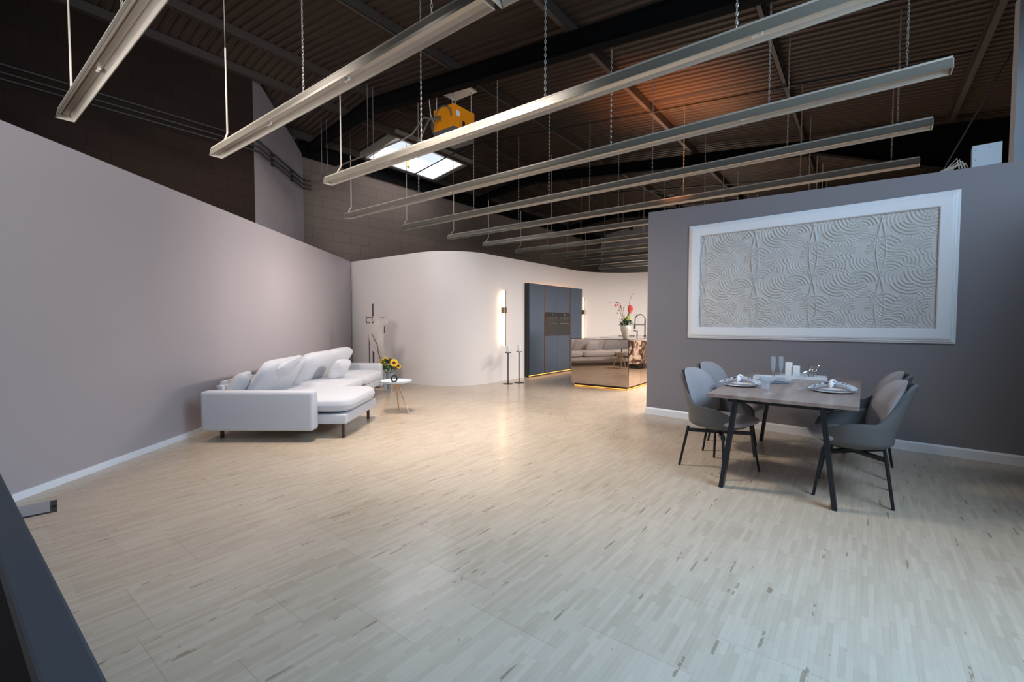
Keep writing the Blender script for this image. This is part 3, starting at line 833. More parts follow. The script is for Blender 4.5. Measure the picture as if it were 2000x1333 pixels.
# ================================================================ SOFA
sx0, sx1 = -3.60, -2.22
t = thing('corner_sofa', 'large white fabric sofa with chaise along the left wall', 'sofa', (-3.0, 6.7, 0))
def SL(x, y, z): return Vector((x+3.0, y-6.7, z))
bx_ = lambda x0, x1, y0, y1, z0, z1, bev: box(nb(), SL((x0+x1)/2, (y0+y1)/2, (z0+z1)/2), (x1-x0, y1-y0, z1-z0), bev=bev, seg=3)
obj('armrest', bx_(-3.44, -2.20, 4.98, 5.14, 0.125, 0.565, 0.035), M_sofa, t, 60)
obj('armrest', bx_(-3.44, -2.44, 8.44, 8.58, 0.125, 0.565, 0.035), M_sofa, t, 60)
obj('seat_frame', bx_(-3.46, -2.46, 5.14, 8.44, 0.165, 0.275, 0.012), M_sofa, t, 60)
obj('chaise_frame', bx_(-2.47, -1.90, 5.16, 6.30, 0.165, 0.275, 0.012), M_sofa, t, 60)
# back frame leans away from the seat
b = nb(); prism(b, [(-0.41, -1.50), (-0.26, -1.50), (-0.26, 1.82), (-0.41, 1.82)], 0.15, 0.645)
for v in b.verts:
    if v.co.z > 0.5: v.co.x -= 0.02
bmesh.ops.bevel(b, geom=b.edges[:], offset=0.05, segments=3, affect='EDGES'); obj('back_frame', b, M_sofa, t, 60)
# seat cushions
b = nb(); cushion(b, SL(-2.52, 5.72, 0.375), (1.34, 1.16, 0.21), p=7, pinch=0.22, wr=0.03, seed=1, n=16); obj('seat_cushion', b, M_sofa, t, 80)
b = nb(); cushion(b, SL(-2.83, 6.86, 0.37), (0.90, 1.10, 0.21), p=7, pinch=0.25, wr=0.03, seed=2, n=16); obj('seat_cushion', b, M_sofa, t, 80)
b = nb(); cushion(b, SL(-2.83, 7.93, 0.37), (0.90, 1.03, 0.21), p=7, pinch=0.25, wr=0.03, seed=3, n=16); obj('seat_cushion', b, M_sofa, t, 80)
# back cushions leaning back
lean = Matrix.Rotation(R(-58), 4, 'Y')
for (x, y, z, w_, h_, sd, tw) in ((-3.04, 5.84, 0.615, 1.12, 0.58, 5, 3), (-3.05, 6.93, 0.62, 1.05, 0.60, 6, 0), (-3.09, 7.89, 0.625, 0.92, 0.60, 7, -2)):
    b = nb(); cushion(b, SL(x, y, z), (h_, w_, 0.24), Matrix.Rotation(R(tw), 4, 'Z') @ lean, p=5, pinch=0.45, wr=0.06, seed=sd, n=14)
    obj('back_cushion', b, M_sofa, t, 80)
for (x, y) in ((-3.34, 5.20), (-1.95, 5.22), (-1.98, 6.22), (-3.34, 8.35), (-2.6, 8.35)):
    b = nb(); box(b, SL(x, y, 0.085), (0.03, 0.03, 0.17)); obj('leg', b, M_foot, t)
b = nb(); box(b, SL(-1.905, 5.52, 0.36), (0.006, 0.010, 0.045)); obj('care_tag', b, M_wax, t)
# loose cushions
def scatter(x, y, z, s, rx, ry, rz, label, seed):
    b = nb(); cushion(b, (0, 0, 0), s, Matrix.Rotation(R(rz), 4, 'Z') @ Matrix.Rotation(R(ry), 4, 'Y') @ Matrix.Rotation(R(rx), 4, 'Z'), p=4, pinch=0.72, wr=0.08, seed=seed, n=12)
    o = obj('throw_cushion', b, M_sofa, None, 80, (x, y, z)); tag(o, label, 'cushion', 'loose white sofa cushions'); return o
scatter(-2.88, 5.76, 0.745, (0.34, 0.60, 0.15), -14, -46, 9, 'wide white cushion leaning high on the sofa back, front edge lifted', 11)
scatter(-2.66, 7.0, 0.60, (0.36, 0.44, 0.16), 6, -62, -12, 'small white cushion standing on the middle seat of the sofa', 12)
scatter(-3.20, 5.31, 0.60, (0.36, 0.28, 0.18), 0, -55, 14, 'white cushion tucked between the near armrest and first back cushion', 13)

# ================================================================ SIDE TABLE + THINGS
t = thing('side_table', 'round pale side table on three splayed beech legs beside the sofa', 'table', (-1.69, 6.62, 0))
b = nb(); lathe(b, [(0.185, 0.452), (0.215, 0.458), (0.225, 0.482), (0.221, 0.482), (0.210, 0.464), (0.0005, 0.464)], 40, cap1=False); obj('tray_top', b, M_tt, t, 50)
for (x, y) in ((-0.185, -0.165), (0.205, -0.09), (-0.03, 0.24)):
    b = nb(); tube(b, [(x, y, 0.0), (x*0.12, y*0.12, 0.452)], [0.010, 0.014], 12); obj('leg', b, M_beech, t, 40)
# ring ornament
b = nb()
pts = [(0.038*math.cos(R(a)), 0.0, 0.052+0.048*math.sin(R(a))) for a in range(0, 360, 15)]
tube(b, pts, 0.011, 8, closed=True); box(b, (0, 0, 0.004), (0.03, 0.03, 0.008))
o = obj('ring_ornament', b, M_blackm, None, 60, (-1.705, 6.56, 0.464), R(25)); tag(o, 'black twisted ring ornament on the small round table', 'ornament')

# flowers helper
def leaf(bm, base, d, up, L, w):
    d = Vector(d).normalized(); s = d.cross(Vector(up)); 
    if s.length < 1e-3: s = d.orthogonal()
    s.normalize(); u_ = s.cross(d)
    base = Vector(base)
    prev = None
    for i in range(6):
        f = i/5; ww = w*math.sin(PI*min(max(f, 0.04), 0.97))**0.8; c = base+d*L*f - u_*L*0.25*f*f
        a, m_, c2 = bm.verts.new(c-s*ww), bm.verts.new(c-u_*ww*0.3), bm.verts.new(c+s*ww)
        if prev: bm.faces.new((prev[0], prev[1], m_, a)); bm.faces.new((prev[1], prev[2], c2, m_))
        prev = (a, m_, c2)
def rdir(rnd, zmin=-0.2, zmax=1.0):
    a = rnd.uniform(0, 2*PI); z = rnd.uniform(zmin, zmax); q = math.sqrt(max(0, 1-z*z)); return Vector((q*math.cos(a), q*math.sin(a), z))

# sunflower bouquet in glass vase standing on the floor
vb = (-2.39, 8.76, 0)
t = thing('glass_vase', 'tall clear glass vase on the floor between the sofa and round table', 'vase', vb)
b = nb(); lathe(b, [(0.085, 0.0), (0.10, 0.02), (0.105, 0.33), (0.098, 0.36), (0.092, 0.36), (0.098, 0.33), (0.092, 0.025), (0.0005, 0.02)], 28, cap1=False); obj('vase_body', b, M_glass, t, 50)
t = thing('sunflower_bouquet', 'bouquet of yellow sunflowers with green leaves in the glass vase', 'flowers', (vb[0], vb[1], 0.03))
rnd = random.Random(3)
SF = [(-0.10, -0.10, 0.50), (0.14, -0.11, 0.53), (0.02, -0.15, 0.44), (0.20, -0.02, 0.46), (-0.17, 0.0, 0.47), (0.02, 0.06, 0.55), (0.10, 0.12, 0.50), (-0.06, 0.0, 0.58)]
for (x, y, z) in SF:
    b = nb(); tube(b, [(x*0.15, y*0.15, 0.0), (x*0.25, y*0.25, 0.32), (x, y, z-0.01)], 0.006, 6); obj('stem', b, M_stem, t, 60)
for kk, (x, y, z) in enumerate(SF):
    if kk in (2, 5): continue
    nrm = Vector((x*1.6, y*2.0-0.35, 0.25)).normalized(); fr = nrm.orthogonal().normalized(); g = nrm.cross(fr)
    r = 0.055 if kk < 2 else 0.042
    c = Vector((x, y, z))
    b = nb()
    for j in range(16):
        a = 2*PI*j/16; d = fr*math.cos(a)+g*math.sin(a)
        leaf(b, c+d*r*0.45, d+nrm*0.25, nrm, r*1.1, r*0.22)
    fl = obj('flower_head', b, M_yell, t, 60)
    b = nb(); mt = Matrix.Translation(c+nrm*0.004) @ nrm.to_track_quat('Z', 'Y').to_matrix().to_4x4()
    bmesh.ops.create_uvsphere(b, u_segments=14, v_segments=8, radius=r*0.5, matrix=mt @ Matrix.Diagonal((1, 1, 0.35, 1))); obj('seed_heart', b, M_brown, fl, 60)
b = nb()
for j in range(170):
    d = rdir(rnd, -0.5, 0.9); c = Vector((d.x*0.12, d.y*0.11, 0.47+d.z*0.08)); leaf(b, c, d, (0, 0, 1), rnd.uniform(0.06, 0.11), 0.024)
o = obj('foliage', b, M_leaf, t, 60); o['kind'] = 'stuff'
b = nb()
for j in range(60):
    d = rdir(rnd, -0.3, 1.0); leaf(b, Vector((d.x*0.19, d.y*0.15, 0.49+d.z*0.09)), d, (0, 0, 1), 0.045, 0.016)
o = obj('filler_blossom', b, M_yg, t, 60); o['kind'] = 'stuff'

# coat stand with throw
t = thing('coat_stand', 'dark metal valet stand with rectangular loops behind the sofa arm', 'coat stand', (-2.87, 9.38, 0))
b = nb(); box(b, (0, 0, 0.01), (0.32, 0.30, 0.02), bev=0.004); obj('base_plate', b, M_twig, t)
b = nb(); tube(b, [(0.01, 0, 0.02), (0.01, 0, 1.71)], 0.018, 10); obj('post', b, M_foot, t, 40)
b = nb(); tube(b, [(-0.06, 0, 1.43), (-0.125, 0, 1.43), (-0.13, 0, 1.42), (-0.13, 0, 1.33), (-0.125, 0, 1.32), (0.0, 0, 1.32), (0.0, 0, 1.43)], 0.009, 8, closed=True); obj('loop_hook', b, M_foot, t, 40)
b = nb(); tube(b, [(0.03, 0, 1.42), (0.235, 0, 1.42), (0.24, 0, 1.41), (0.24, 0, 1.12), (0.235, 0, 1.11), (0.03, 0, 1.11)], 0.009, 8); obj('hanging_loop', b, M_foot, t, 40)
b = nb(); tube(b, [(-0.085, 0.03, 0.02), (-0.085, 0.03, 1.07), (-0.05, 0.01, 1.20), (0.0, 0, 1.35)], 0.010, 8); obj('side_tube', b, M_foot, t, 40)
# throw
b = nb()
NXc, NZc = 14, 30
grid = []
for j in range(NZc+1):
    f = j/NZc; row = []
    for i in range(NXc+1):
        g = i/NXc
        z = 1.46-f*0.98
        width = 0.26 if f > 0.12 else 0.30
        x0 = 0.02-0.10*math.sin(PI*min(1, f*1.25))*(1 if f > .1 else .3)
        x1 = 0.235+0.11*math.exp(-((f-0.09)/0.07)**2)-0.02*f
        if f > 0.7: x0 += (f-0.7)*0.55
        x = x0+(x1-x0)*g
        y = -0.035+0.022*math.sin(g*13+f*5)+0.012*math.sin(g*25-f*9)
        row.append(b.verts.new((x, y, z-0.05*g*math.exp(-f*6))))
    grid.append(row)
for j in range(NZc):
    for i in range(NXc): b.faces.new((grid[j][i], grid[j][i+1], grid[j+1][i+1], grid[j+1][i]))
bmesh.ops.solidify(b, geom=b.faces[:], thickness=0.012)
t2 = obj('throw_blanket', b, M_knit, None, 80, (-2.87, 9.38, 0)); tag(t2, 'beige throw draped over the dark valet stand', 'blanket')
b = nb(); tube(b, [(0.00, -0.075, 1.10), (0.06, -0.085, 0.98), (0.12, -0.09, 0.86), (0.13, -0.085, 0.74), (0.17, -0.08, 0.58)], 0.008, 6); obj('edge_trim', b, M_twig, t2, 60)

# ================================================================ CANDLE STANDS
cs = None
for (x, y, hh, lab) in ((-0.085, 9.80, 0.67, 'tall black candle stand with white pillar candle, left of the pair'), (0.155, 9.98, 0.68, 'black candle stand closest to the tall blue cabinet, right of the pair')):
    t = thing('candle_stand', lab, 'candle stand', (x, y, 0), 0, 'floor candle stands')
    b = nb(); lathe(b, [(0.115, 0), (0.115, 0.006), (0.02, 0.012)], 28); obj('base', b, M_blackm, t, 40)
    b = nb(); tube(b, [(0, 0, 0.01), (0, 0, hh)], 0.013, 10); obj('stem', b, M_blackm, t, 40)
    b = nb(); lathe(b, [(0.02, hh-0.008), (0.068, hh), (0.072, hh+0.010), (0.066, hh+0.006), (0.0005, hh+0.004)], 24, cap1=False); obj('dish', b, M_blackm, t, 40)
    b = nb(); lathe(b, [(0.038, 0), (0.040, 0.01), (0.040, 0.145), (0.034, 0.150), (0.0005, 0.147)], 20, cap1=False); tube(b, [(0, 0, 0.145), (0, 0, 0.16)], 0.002, 6)
    o = obj('pillar_candle', b, M_wax, None, 40, (x, y, hh+0.0045))
    tag(o, 'white pillar candle on the left floor stand' if x < 0 else 'white pillar candle on the floor stand nearest the cabinet', 'candle', 'pillar candles on floor stands')

# ================================================================ SCONCES
def sconce(u, v, z0, z1, zm, lab):
    t = thing('wall_light', lab, 'wall light', W(u, v, 0), TH, 'tall twin tube wall lights')
    b = nb(); box(b, (0.04, 0.055, (z0+z1)/2), (0.014, 0.018, z1-z0), bev=0.002); obj('back_bar', b, M_faucet, t)
    b = nb(); box(b, (0.04, 0.01, zm), (0.085, 0.085, 0.13), bev=0.003); obj('mount_block', b, M_faucet, t)
    for (a, c_) in ((z0, zm-0.065), (zm+0.065, z1)):
        b = nb(); tube(b, [(0.045, -0.012, a), (0.045, -0.012, c_)], 0.021, 16); obj('light_tube', b, M_ledw, t, 40)
sconce(6.45, 7.99, 0.80, 2.05, 1.60, 'vertical glowing wall light left of the tall blue cabinet')
sconce(6.45, 11.65, 0.85, 2.04, 1.62, 'vertical glowing wall light right of the tall blue cabinet')
for v, z in ((7.95, 1.4), (11.65, 1.4)):
    area('sconce_glow', W(6.36, v, z), uD, 0.05, 1.1, 1.6, (1.0, 0.66, 0.36))

# ================================================================ TALL CABINET
t = thing('tall_cabinet', 'wall of tall midnight blue kitchen cabinets with glowing plinth', 'kitchen cabinet', W(6.36, 8.86, 0), TH)
Wd, Hc, Dp = 2.60, 2.27, 0.13
# carcass local: x from -Dp..0 (front at x=0 facing +x), y 0..Wd
b = nb(); box(b, (-0.055, Wd/2, (Hc+0.05)/2), (0.108, Wd-0.036, Hc-0.05)); obj('carcass', b, M_cabd, t)
b = nb(); box(b, (-0.05, 0.009, (Hc+0.04)/2), (0.122, 0.018, Hc-0.03)); box(b, (-0.05, Wd-0.009, (Hc+0.04)/2), (0.122, 0.018, Hc-0.03)); obj('side_panel', b, M_cabd, t)
def door(y0, y1, z0, z1, nm='cabinet_door', m=M_cab):
    b = nb(); box(b, (0.010, (y0+y1)/2, (z0+z1)/2), (0.020, y1-y0, z1-z0), bev=0.0015); return obj(nm, b, m, t)
door(0.02, 0.655, 0.06, Hc); door(0.695, 1.298, 1.585, Hc); door(1.302, 1.905, 1.585, Hc); door(1.945, 2.58, 0.06, Hc)
door(0.695, 1.298, 0.06, 0.985); door(1.302, 1.905, 0.06, 0.985)
for y in (0.675, 1.925):
    b = nb(); box(b, (0.004, y, Hc/2+0.03), (0.010, 0.036, Hc-0.06)); obj('grip_channel', b, M_copper, t)
    b = nb(); box(b, (0.011, y-0.014, Hc/2+0.03), (0.003, 0.004, Hc-0.1)); obj('channel_light', b, mat('dim_amber_strip', (1, .5, .2), 0.5, emit=(1.0, 0.30, 0.05), estr=0.9), t)
# ovens
for (y0, y1, nm) in ((0.697, 1.299, 'left'), (1.301, 1.903, 'right')):
    b = nb(); box(b, (0.012, (y0+y1)/2, 1.285), (0.022, y1-y0, 0.594), bev=0.002); ov = obj('oven_front', b, M_oven, t)
    b = nb(); box(b, (0.024, (y0+y1)/2, 1.525), (0.003, y1-y0-0.01, 0.10)); obj('control_panel', b, M_blackm, ov)
    b = nb(); tube(b, [(0.045, y0+0.05, 1.44), (0.045, y1-0.05, 1.44)], 0.008, 8); tube(b, [(0.02, y0+0.07, 1.44), (0.045, y0+0.07, 1.44)], 0.006, 6); tube(b, [(0.02, y1-0.07, 1.44), (0.045, y1-0.07, 1.44)], 0.006, 6); obj('handle', b, M_ovenm, ov, 40)
    b = nb(); tube(b, [(0.024, (y0+y1)/2+(0.0 if nm == 'left' else 0.0), 1.525), (0.042, (y0+y1)/2, 1.525)], 0.022, 18); obj('knob', b, M_ovenm, ov, 40)
    b = nb(); tube(b, [(0.040, y0+0.06, 1.30), (0.040, y1-0.06, 1.30)], 0.006, 8); obj('lower_handle', b, M_ovenm, ov, 40)
b = nb(); box(b, (-0.03, Wd/2, 0.03), (0.05, Wd-0.05, 0.06)); obj('plinth', b, M_cabd, t)
b = nb(); box(b, (0.006, Wd/2, 0.036), (0.010, Wd-0.05, 0.010)); obj('plinth_light', b, M_led, t)
b = nb(); box(b, (-0.095, Wd/2, Hc+0.003), (0.03, Wd-0.1, 0.005)); obj('top_light', b, M_led, t)

# ================================================================ ISLAND
IU0, IU1, IV0, IV1 = 4.84, 3.60, 8.35, 11.25
IR = TH+R(1.5)
_c = W(IU1, IV0, 0)
_c = _c - Matrix.Rotation(IR, 3, 'Z') @ Vector(((IU0-IU1)/2, -(IV1-IV0)/2, 0))
t = thing('kitchen_island', 'bronze mirror clad kitchen island with glowing plinth', 'kitchen island', _c, IR)
iw, il = IU0-IU1, IV1-IV0
b = nb(); box(b, (0, 0, 0.54), (iw-0.02, il-0.02, 0.90)); obj('carcass', b, M_cabd, t)
b = nb(); box(b, (0, -il/2, 0.525), (iw, 0.018, 0.92), bev=0.001); obj('end_panel', b, M_mirror, t)
for (y0, y1) in ((-il/2+0.010, -il/2+0.655), (-il/2+0.665, -il/2+1.31), (-il/2+1.32, -il/2+1.965), (-il/2+1.975, il/2-0.01)):
    b = nb(); box(b, (iw/2-0.002, (y0+y1)/2, 0.525), (0.018, y1-y0, 0.92), bev=0.001); obj('door', b, M_mirror, t)
b = nb(); box(b, (0, 0, 0.992), (iw+0.02, il+0.02, 0.014), bev=0.002); obj('worktop', b, M_top, t)
b = nb(); box(b, (0, 0, 0.03), (iw-0.10, il-0.10, 0.06)); obj('plinth', b, M_cabd, t)
b = nb(); box(b, (0, -il/2+0.035, 0.014), (iw-0.10, 0.012, 0.009)); box(b, (iw/2-0.035, 0, 0.014), (0.012, il-0.10, 0.009)); obj('plinth_light', b, M_led, t)
b = nb(); box(b, (0.0, -0.55, 1.0005), (0.45, 0.8, 0.002)); obj('hob', b, M_oven, t)

# tap
t = thing('kitchen_tap', 'dark spring neck tap with side lever on the island', 'tap', W(4.12, 10.50, 1.0), TH+0.25)
b = nb(); lathe(b, [(0.030, 0), (0.030, 0.02), (0.018, 0.024)], 20); obj('base', b, M_faucet, t, 40)
b = nb(); tube(b, [(0, 0, 0.02), (0, 0, 0.40)], 0.016, 12); obj('riser', b, M_faucet, t, 40)
b = nb()
arc = [(0, 0, 0.30), (0, 0, 0.38)]+[(-0.115+0.115*math.cos(R(a)), -0.0, 0.40+0.115*math.sin(R(a))) for a in range(0, 181, 12)]+[(-0.23, 0, 0.36), (-0.235, 0, 0.27)]
tube(b, arc, 0.013, 10); obj('spring_neck', b, M_faucet, t, 60)
b = nb(); tube(b, [(-0.235, 0, 0.30), (-0.24, 0, 0.17)], [0.018, 0.022], 12); obj('spray_head', b, M_faucet, t, 40)
b = nb(); tube(b, [(0, 0, 0.27), (-0.22, 0, 0.27)], 0.008, 8); obj('docking_arm', b, M_faucet, t, 40)
t = thing('soap_dispenser', 'low dark lever mixer beside the spring neck tap on the island', 'dispenser', W(4.28, 10.42, 1.0), TH)
b = nb(); tube(b, [(0, 0, 0), (0, 0, 0.13)], 0.014, 12); obj('body', b, M_faucet, t, 40)
b = nb(); tube(b, [(0, 0, 0.125), (-0.10, 0, 0.13)], 0.008, 8); obj('spout', b, M_faucet, t, 40)
b = nb(); box(b, (-0.25, -0.05, 0.008), (0.42, 0.012, 0.012)); obj('rail', b, M_faucet, t)

# vase + arrangement
vp = W(3.80, 8.66, 1.0)
b = nb(); lathe(b, [(0.045, 0), (0.052, 0.01), (0.070, 0.08), (0.098, 0.18), (0.103, 0.225), (0.092, 0.262), (0.083, 0.27), (0.075, 0.262), (0.088, 0.22), (0.085, 0.18), (0.05, 0.05), (0.0005, 0.04)], 32, cap1=False)
o = obj('ceramic_vase', b, M_vase, None, 50, vp); tag(o, 'cream ceramic vase standing on the corner of the mirrored island', 'vase')
t = thing('flower_arrangement', 'arrangement of pink blossoms, one coral bloom, twigs and leaves in the cream vase', 'flowers', vp+Vector((0, 0, 0.06)))
S = 889/9.17
def fp(px, py, dy=0.0): # offsets in metres right/up from the vase mouth
    return Vector(((px-1221)/S, dy, (635-py)/S+0.21))
def stemline(name, pts, r, m):
    b = nb(); tube(b, pts, r, 6); return obj(name, b, m, t, 60)
stemline('twig', [fp(1221, 640), fp(1214, 610), fp(1210, 596, -.02), fp(1206, 590, -.03), fp(1198, 592, -.03), fp(1186, 591, -.04)], [0.006, .005, .005, .004, .003, .002], M_twig)
stemline('twig', [fp(1223, 640), fp(1228, 600, .03), fp(1230, 585, .04), fp(1233, 576, .04), fp(1240, 572, .05)], [0.006, .005, .004, .003, .002], M_twig)
stemline('twig', [fp(1221, 640), fp(1218, 608, .05), fp(1217, 600, .05), fp(1220, 597, .05)], [0.005, .004, .003, .002], M_twig)
stemline('stem', [fp(1221, 640), fp(1225, 620, -.02), fp(1228, 606, -.03)], [0.007, .006, .005], M_stem)
stemline('stem', [fp(1220, 640), fp(1212, 615, 0), fp(1208, 600, -.02)], [0.006, .004, .004], M_stem)
rnd = random.Random(8)
for (px, py, s) in ((1200, 597, .036), (1205, 596, .034), (1210, 600, .036), (1203, 591, .028), (1207, 605, .030), (1204, 612, .024)):
    b = nb(); c = fp(px, py, -.03+rnd.uniform(-.02, .02))
    for j in range(6):
        leaf(b, c, rdir(rnd, -0.4, 1), (0, 0, 1), s, s*0.45)
    obj('blossom', b, M_red, t, 60)
b = nb(); c = fp(1229, 612, -.03)
for j in range(8):
    a = 2*PI*j/8
    for i in range(1):
        d = Vector((math.cos(a)*0.35, math.sin(a)*0.35, 1)); leaf(b, c+Vector((math.cos(a)*0.012, math.sin(a)*0.012, 0)), d, Vector((math.cos(a), math.sin(a), 0.1)), 0.165, 0.048)
bmesh.ops.create_uvsphere(b, u_segments=12, v_segments=8, radius=0.047, matrix=Matrix.Translation(c+Vector((0, 0, 0.065))) @ Matrix.Diagonal((1, 1, 1.5, 1)))
obj('coral_bloom', b, M_pink, t, 60)
b = nb()
for j in range(8):
    leaf(b, fp(1222+rnd.uniform(-3, 4), 632, rnd.uniform(-.03, .03)), (rnd.uniform(-.2, .25), rnd.uniform(-.2, .2), 1), (0, -1, 0.1), rnd.uniform(.12, .2), .018)
o = obj('long_leaves', b, M_yg, t, 60); o['kind'] = 'stuff'
b = nb()
for j in range(70):
    d = rdir(rnd, -0.3, 0.9); leaf(b, Vector((0, 0, 0.22))+d*rnd.uniform(.02, .07)+Vector((-0.02, 0, 0.03)), d, (0, 0, 1), rnd.uniform(.05, .10), .020)
o = obj('green_foliage', b, M_leaf, t, 60); o['kind'] = 'stuff'
b = nb()
for (ex, ez) in ((.12, .08), (.16, .02), (.19, -.03), (.08, .10), (-.08, .06)):
    for j in range(14):
        f = j/14; c = Vector((ex*f, -0.05*f, 0.20+0.06*math.sin(PI*f)+ez*f)); leaf(b, c, rdir(rnd, -.6, .6), (0, 0, 1), .040, .017)
    tube(b, [(ex*f, -0.05*f, 0.20+0.06*math.sin(PI*f)+ez*f) for f in (0, .25, .5, .75, 1)], .002, 4)
o = obj('eucalyptus_sprays', b, M_euca, t, 60); o['kind'] = 'stuff'

# marbled bench behind the partition, mirrored in the island
t = thing('marbled_sideboard', 'brown and cream marbled low sideboard mirrored in the island side', 'sideboard', W(1.35, 12.65, 0), TH)
b = nb(); box(b, (0, 0, 0.47), (2.2, 0.5, 0.66), bev=0.02); obj('body', b, M_marble, t)
b = nb(); box(b, (0, 0.03, 0.06), (2.0, 0.40, 0.12)); obj('plinth', b, M_blackm, t)
b = nb(); box(b, (0.2, -0.252, 0.22), (0.32, 0.006, 0.09)); obj('red_inlay', b, M_red, t)

# ================================================================ DINING TABLE
TU0, TU1, TV0, TV1, TZ = 1.005, 0.01, 3.90, 5.92, 0.75
t = thing('dining_table', 'walnut topped dining table with black slanted steel legs', 'table', W((TU0+TU1)/2, (TV0+TV1)/2, 0), TH)
b = nb(); box(b, (0, 0, TZ-0.014), (TU0-TU1, TV1-TV0, 0.028), bev=0.0015); obj('tabletop', b, M_table, t)
tl = (TV1-TV0)/2
b = nb()
for y in (-tl+0.08, tl-0.2): box(b, (0, y, TZ-0.043), (0.70, 0.05, 0.03))
for x in (-0.28, 0.28): box(b, (x, 0, TZ-0.043), (0.04, 2*tl-0.4, 0.03))
obj('under_frame', b, M_tblack, t)
for y in (-tl+0.02, tl-0.20):
    for s in (-1, 1):
        b = nb()
        xf, xt = s*0.375, s*0.285
        prism(b, [(xf-0.016, y-0.035), (xf+0.016, y-0.035), (xf+0.016, y+0.035), (xf-0.016, y+0.035)], 0, TZ-0.028)
        for v in b.verts:
            if v.co.z > 0.3: v.co.x += xt-xf; v.co.y += (0.02 if y < 0 else -0.02)
        obj('leg', b, M_tblack, t)

# ================================================================ CHAIRS
def tub_shell():
    """upholstered tub: returns bmesh; chair faces +x (front), seat centre at origin"""
    bm = nb(); NA, NT = 56, 14
    rings = []
    def rim(phi):   # phi 0 = front, PI = back
        c = math.cos(phi); back = max(0.0, -c)
        a = abs(phi-PI)/PI           # 0 back .. 1 front
        if a < 0.15: z = 0.870
        elif a < 0.44:
            f = (a-0.15)/0.29; f = f*f*(3-2*f); z = 0.870-0.275*f
        elif a < 0.72:
            f = (a-0.44)/0.28; z = 0.595-0.045*f*f
        elif a < 0.86:
            f = (a-0.72)/0.14; f = f*f*(3-2*f); z = 0.55-0.085*f
        else: z = 0.465
        return z
    for j in range(NT+1):
        f = j/NT
        row = []
        for i in range(NA):
            phi = 2*PI*i/NA
            zr = rim(phi)
            if f < 0.5:
                th_ = f/0.5*PI/2; g = math.sin(th_)**0.85*0.96; z = 0.372+0.075*(1-math.cos(th_))
            else:
                h_ = (f-0.5)/0.5; g = 0.96+0.04*math.sin(h_*PI/2); z = 0.447+(zr-0.447)*h_
            rx = 0.275 if math.cos(phi) > 0 else 0.245
            ex = 0.85
            cx_ = math.copysign(abs(math.cos(phi))**ex, math.cos(phi)); sy_ = math.copysign(abs(math.sin(phi))**ex, math.sin(phi))
            x = rx*g*cx_; y = 0.285*g*sy_
            if math.cos(phi) < 0:
                lift = max(0, z-0.50); x -= lift*0.34*abs(cx_)
                y *= 1-0.55*max(0, z-0.58)
            row.append(bm.verts.new((x, y, z)))
        rings.append(row)
    cv = bm.verts.new((0, 0, 0.372))
    for i in range(NA): 
        bm.faces.new((rings[1][i], rings[1][(i+1) % NA], cv))
    for v in rings[0]: bm.verts.remove(v)
    for j in range(1, NT):
        for i in range(NA): bm.faces.new((rings[j][i], rings[j+1][i], rings[j+1][(i+1) % NA], rings[j][(i+1) % NA]))
    bmesh.ops.recalc_face_normals(bm, faces=bm.faces)
    bmesh.ops.solidify(bm, geom=bm.faces[:], thickness=0.026)
    return bm
def back_pad():
    bm = nb(); NR, NA = 14, 64
    verts = {}
    for side in (1, -1):
        for j in range(NR+1):
            f = j/NR
            for i in range(NA):
                a = 2*PI*i/NA
                k = 1+0.10*abs(math.cos(2*a+PI/2))**2
                yy = 0.228*f*math.cos(a)*k; zz = 0.235*f*math.sin(a)*k
                pleat = 0.010*math.sin(a*26)*max(0, (f-0.55))*(1-f)*8*(0.35+0.65*(abs(math.cos(a)) > 0.55))
                th_ = (0.068*(1-f**3.2)+pleat)*(1 if side > 0 else 0.25)
                verts[(side, j, i)] = (yy, zz, side*th_)
    V = {}
    for (side, j, i), (yy, zz, th_) in verts.items():
        if j == NR and side == -1: V[(side, j, i)] = V[(1, j, i)]; continue
        bend = 0.55*yy*yy*1.6
        zc = 0.665+zz
        xb = -0.222-(zc-0.5)*0.34+bend*1.8
        V[(side, j, i)] = bm.verts.new((xb+0.052+th_, yy, zc)) if j > 0 or i == 0 else V[(side, 0, 0)]
    for side in (1, -1):
        for j in range(NR):
            for i in range(NA):
                q = [V[(side, j, i)], V[(side, j, (i+1) % NA)], V[(side, j+1, (i+1) % NA)], V[(side, j+1, i)]]
                u_ = []
                for x in q:
                    if x not in u_: u_.append(x)
                if side < 0: u_ = u_[::-1]
                try: bm.faces.new(u_)
                except ValueError: pass
    return bm
def make_chair(label, base_rot):
    t = thing('tub_chair', label, 'chair', (0, 0, 0))
    obj('shell', tub_shell(), M_shell, t, 60)
    b = nb(); cushion(b, (0.055, 0, 0.462), (0.49, 0.47, 0.085), p=3.6, pinch=0.25, wr=0.0, n=14); obj('seat_pad', b, M_pad, t, 80)
    obj('back_pad', back_pad(), M_pad, t, 70)
    b = nb(); lathe(b, [(0.10, 0.352), (0.10, 0.372), (0.07, 0.392)], 24)
    rz = base_rot
    for k_ in range(2):
        a = rz+k_*PI/2
        box(b, (0, 0, 0.338), (0.54, 0.034, 0.028), Matrix.Rotation(a, 4, 'Z'))
    obj('swivel_base', b, M_tblack, t, 40)
    for k_ in range(4):
        a = rz+k_*PI/2; c, s = math.cos(a), math.sin(a)
        b = nb(); tube(b, [(0.262*c, 0.262*s, 0.372), (0.335*c, 0.335*s, 0.0)], [0.0125, 0.0105], 12); obj('leg', b, M_tblack, t, 40)
    return t
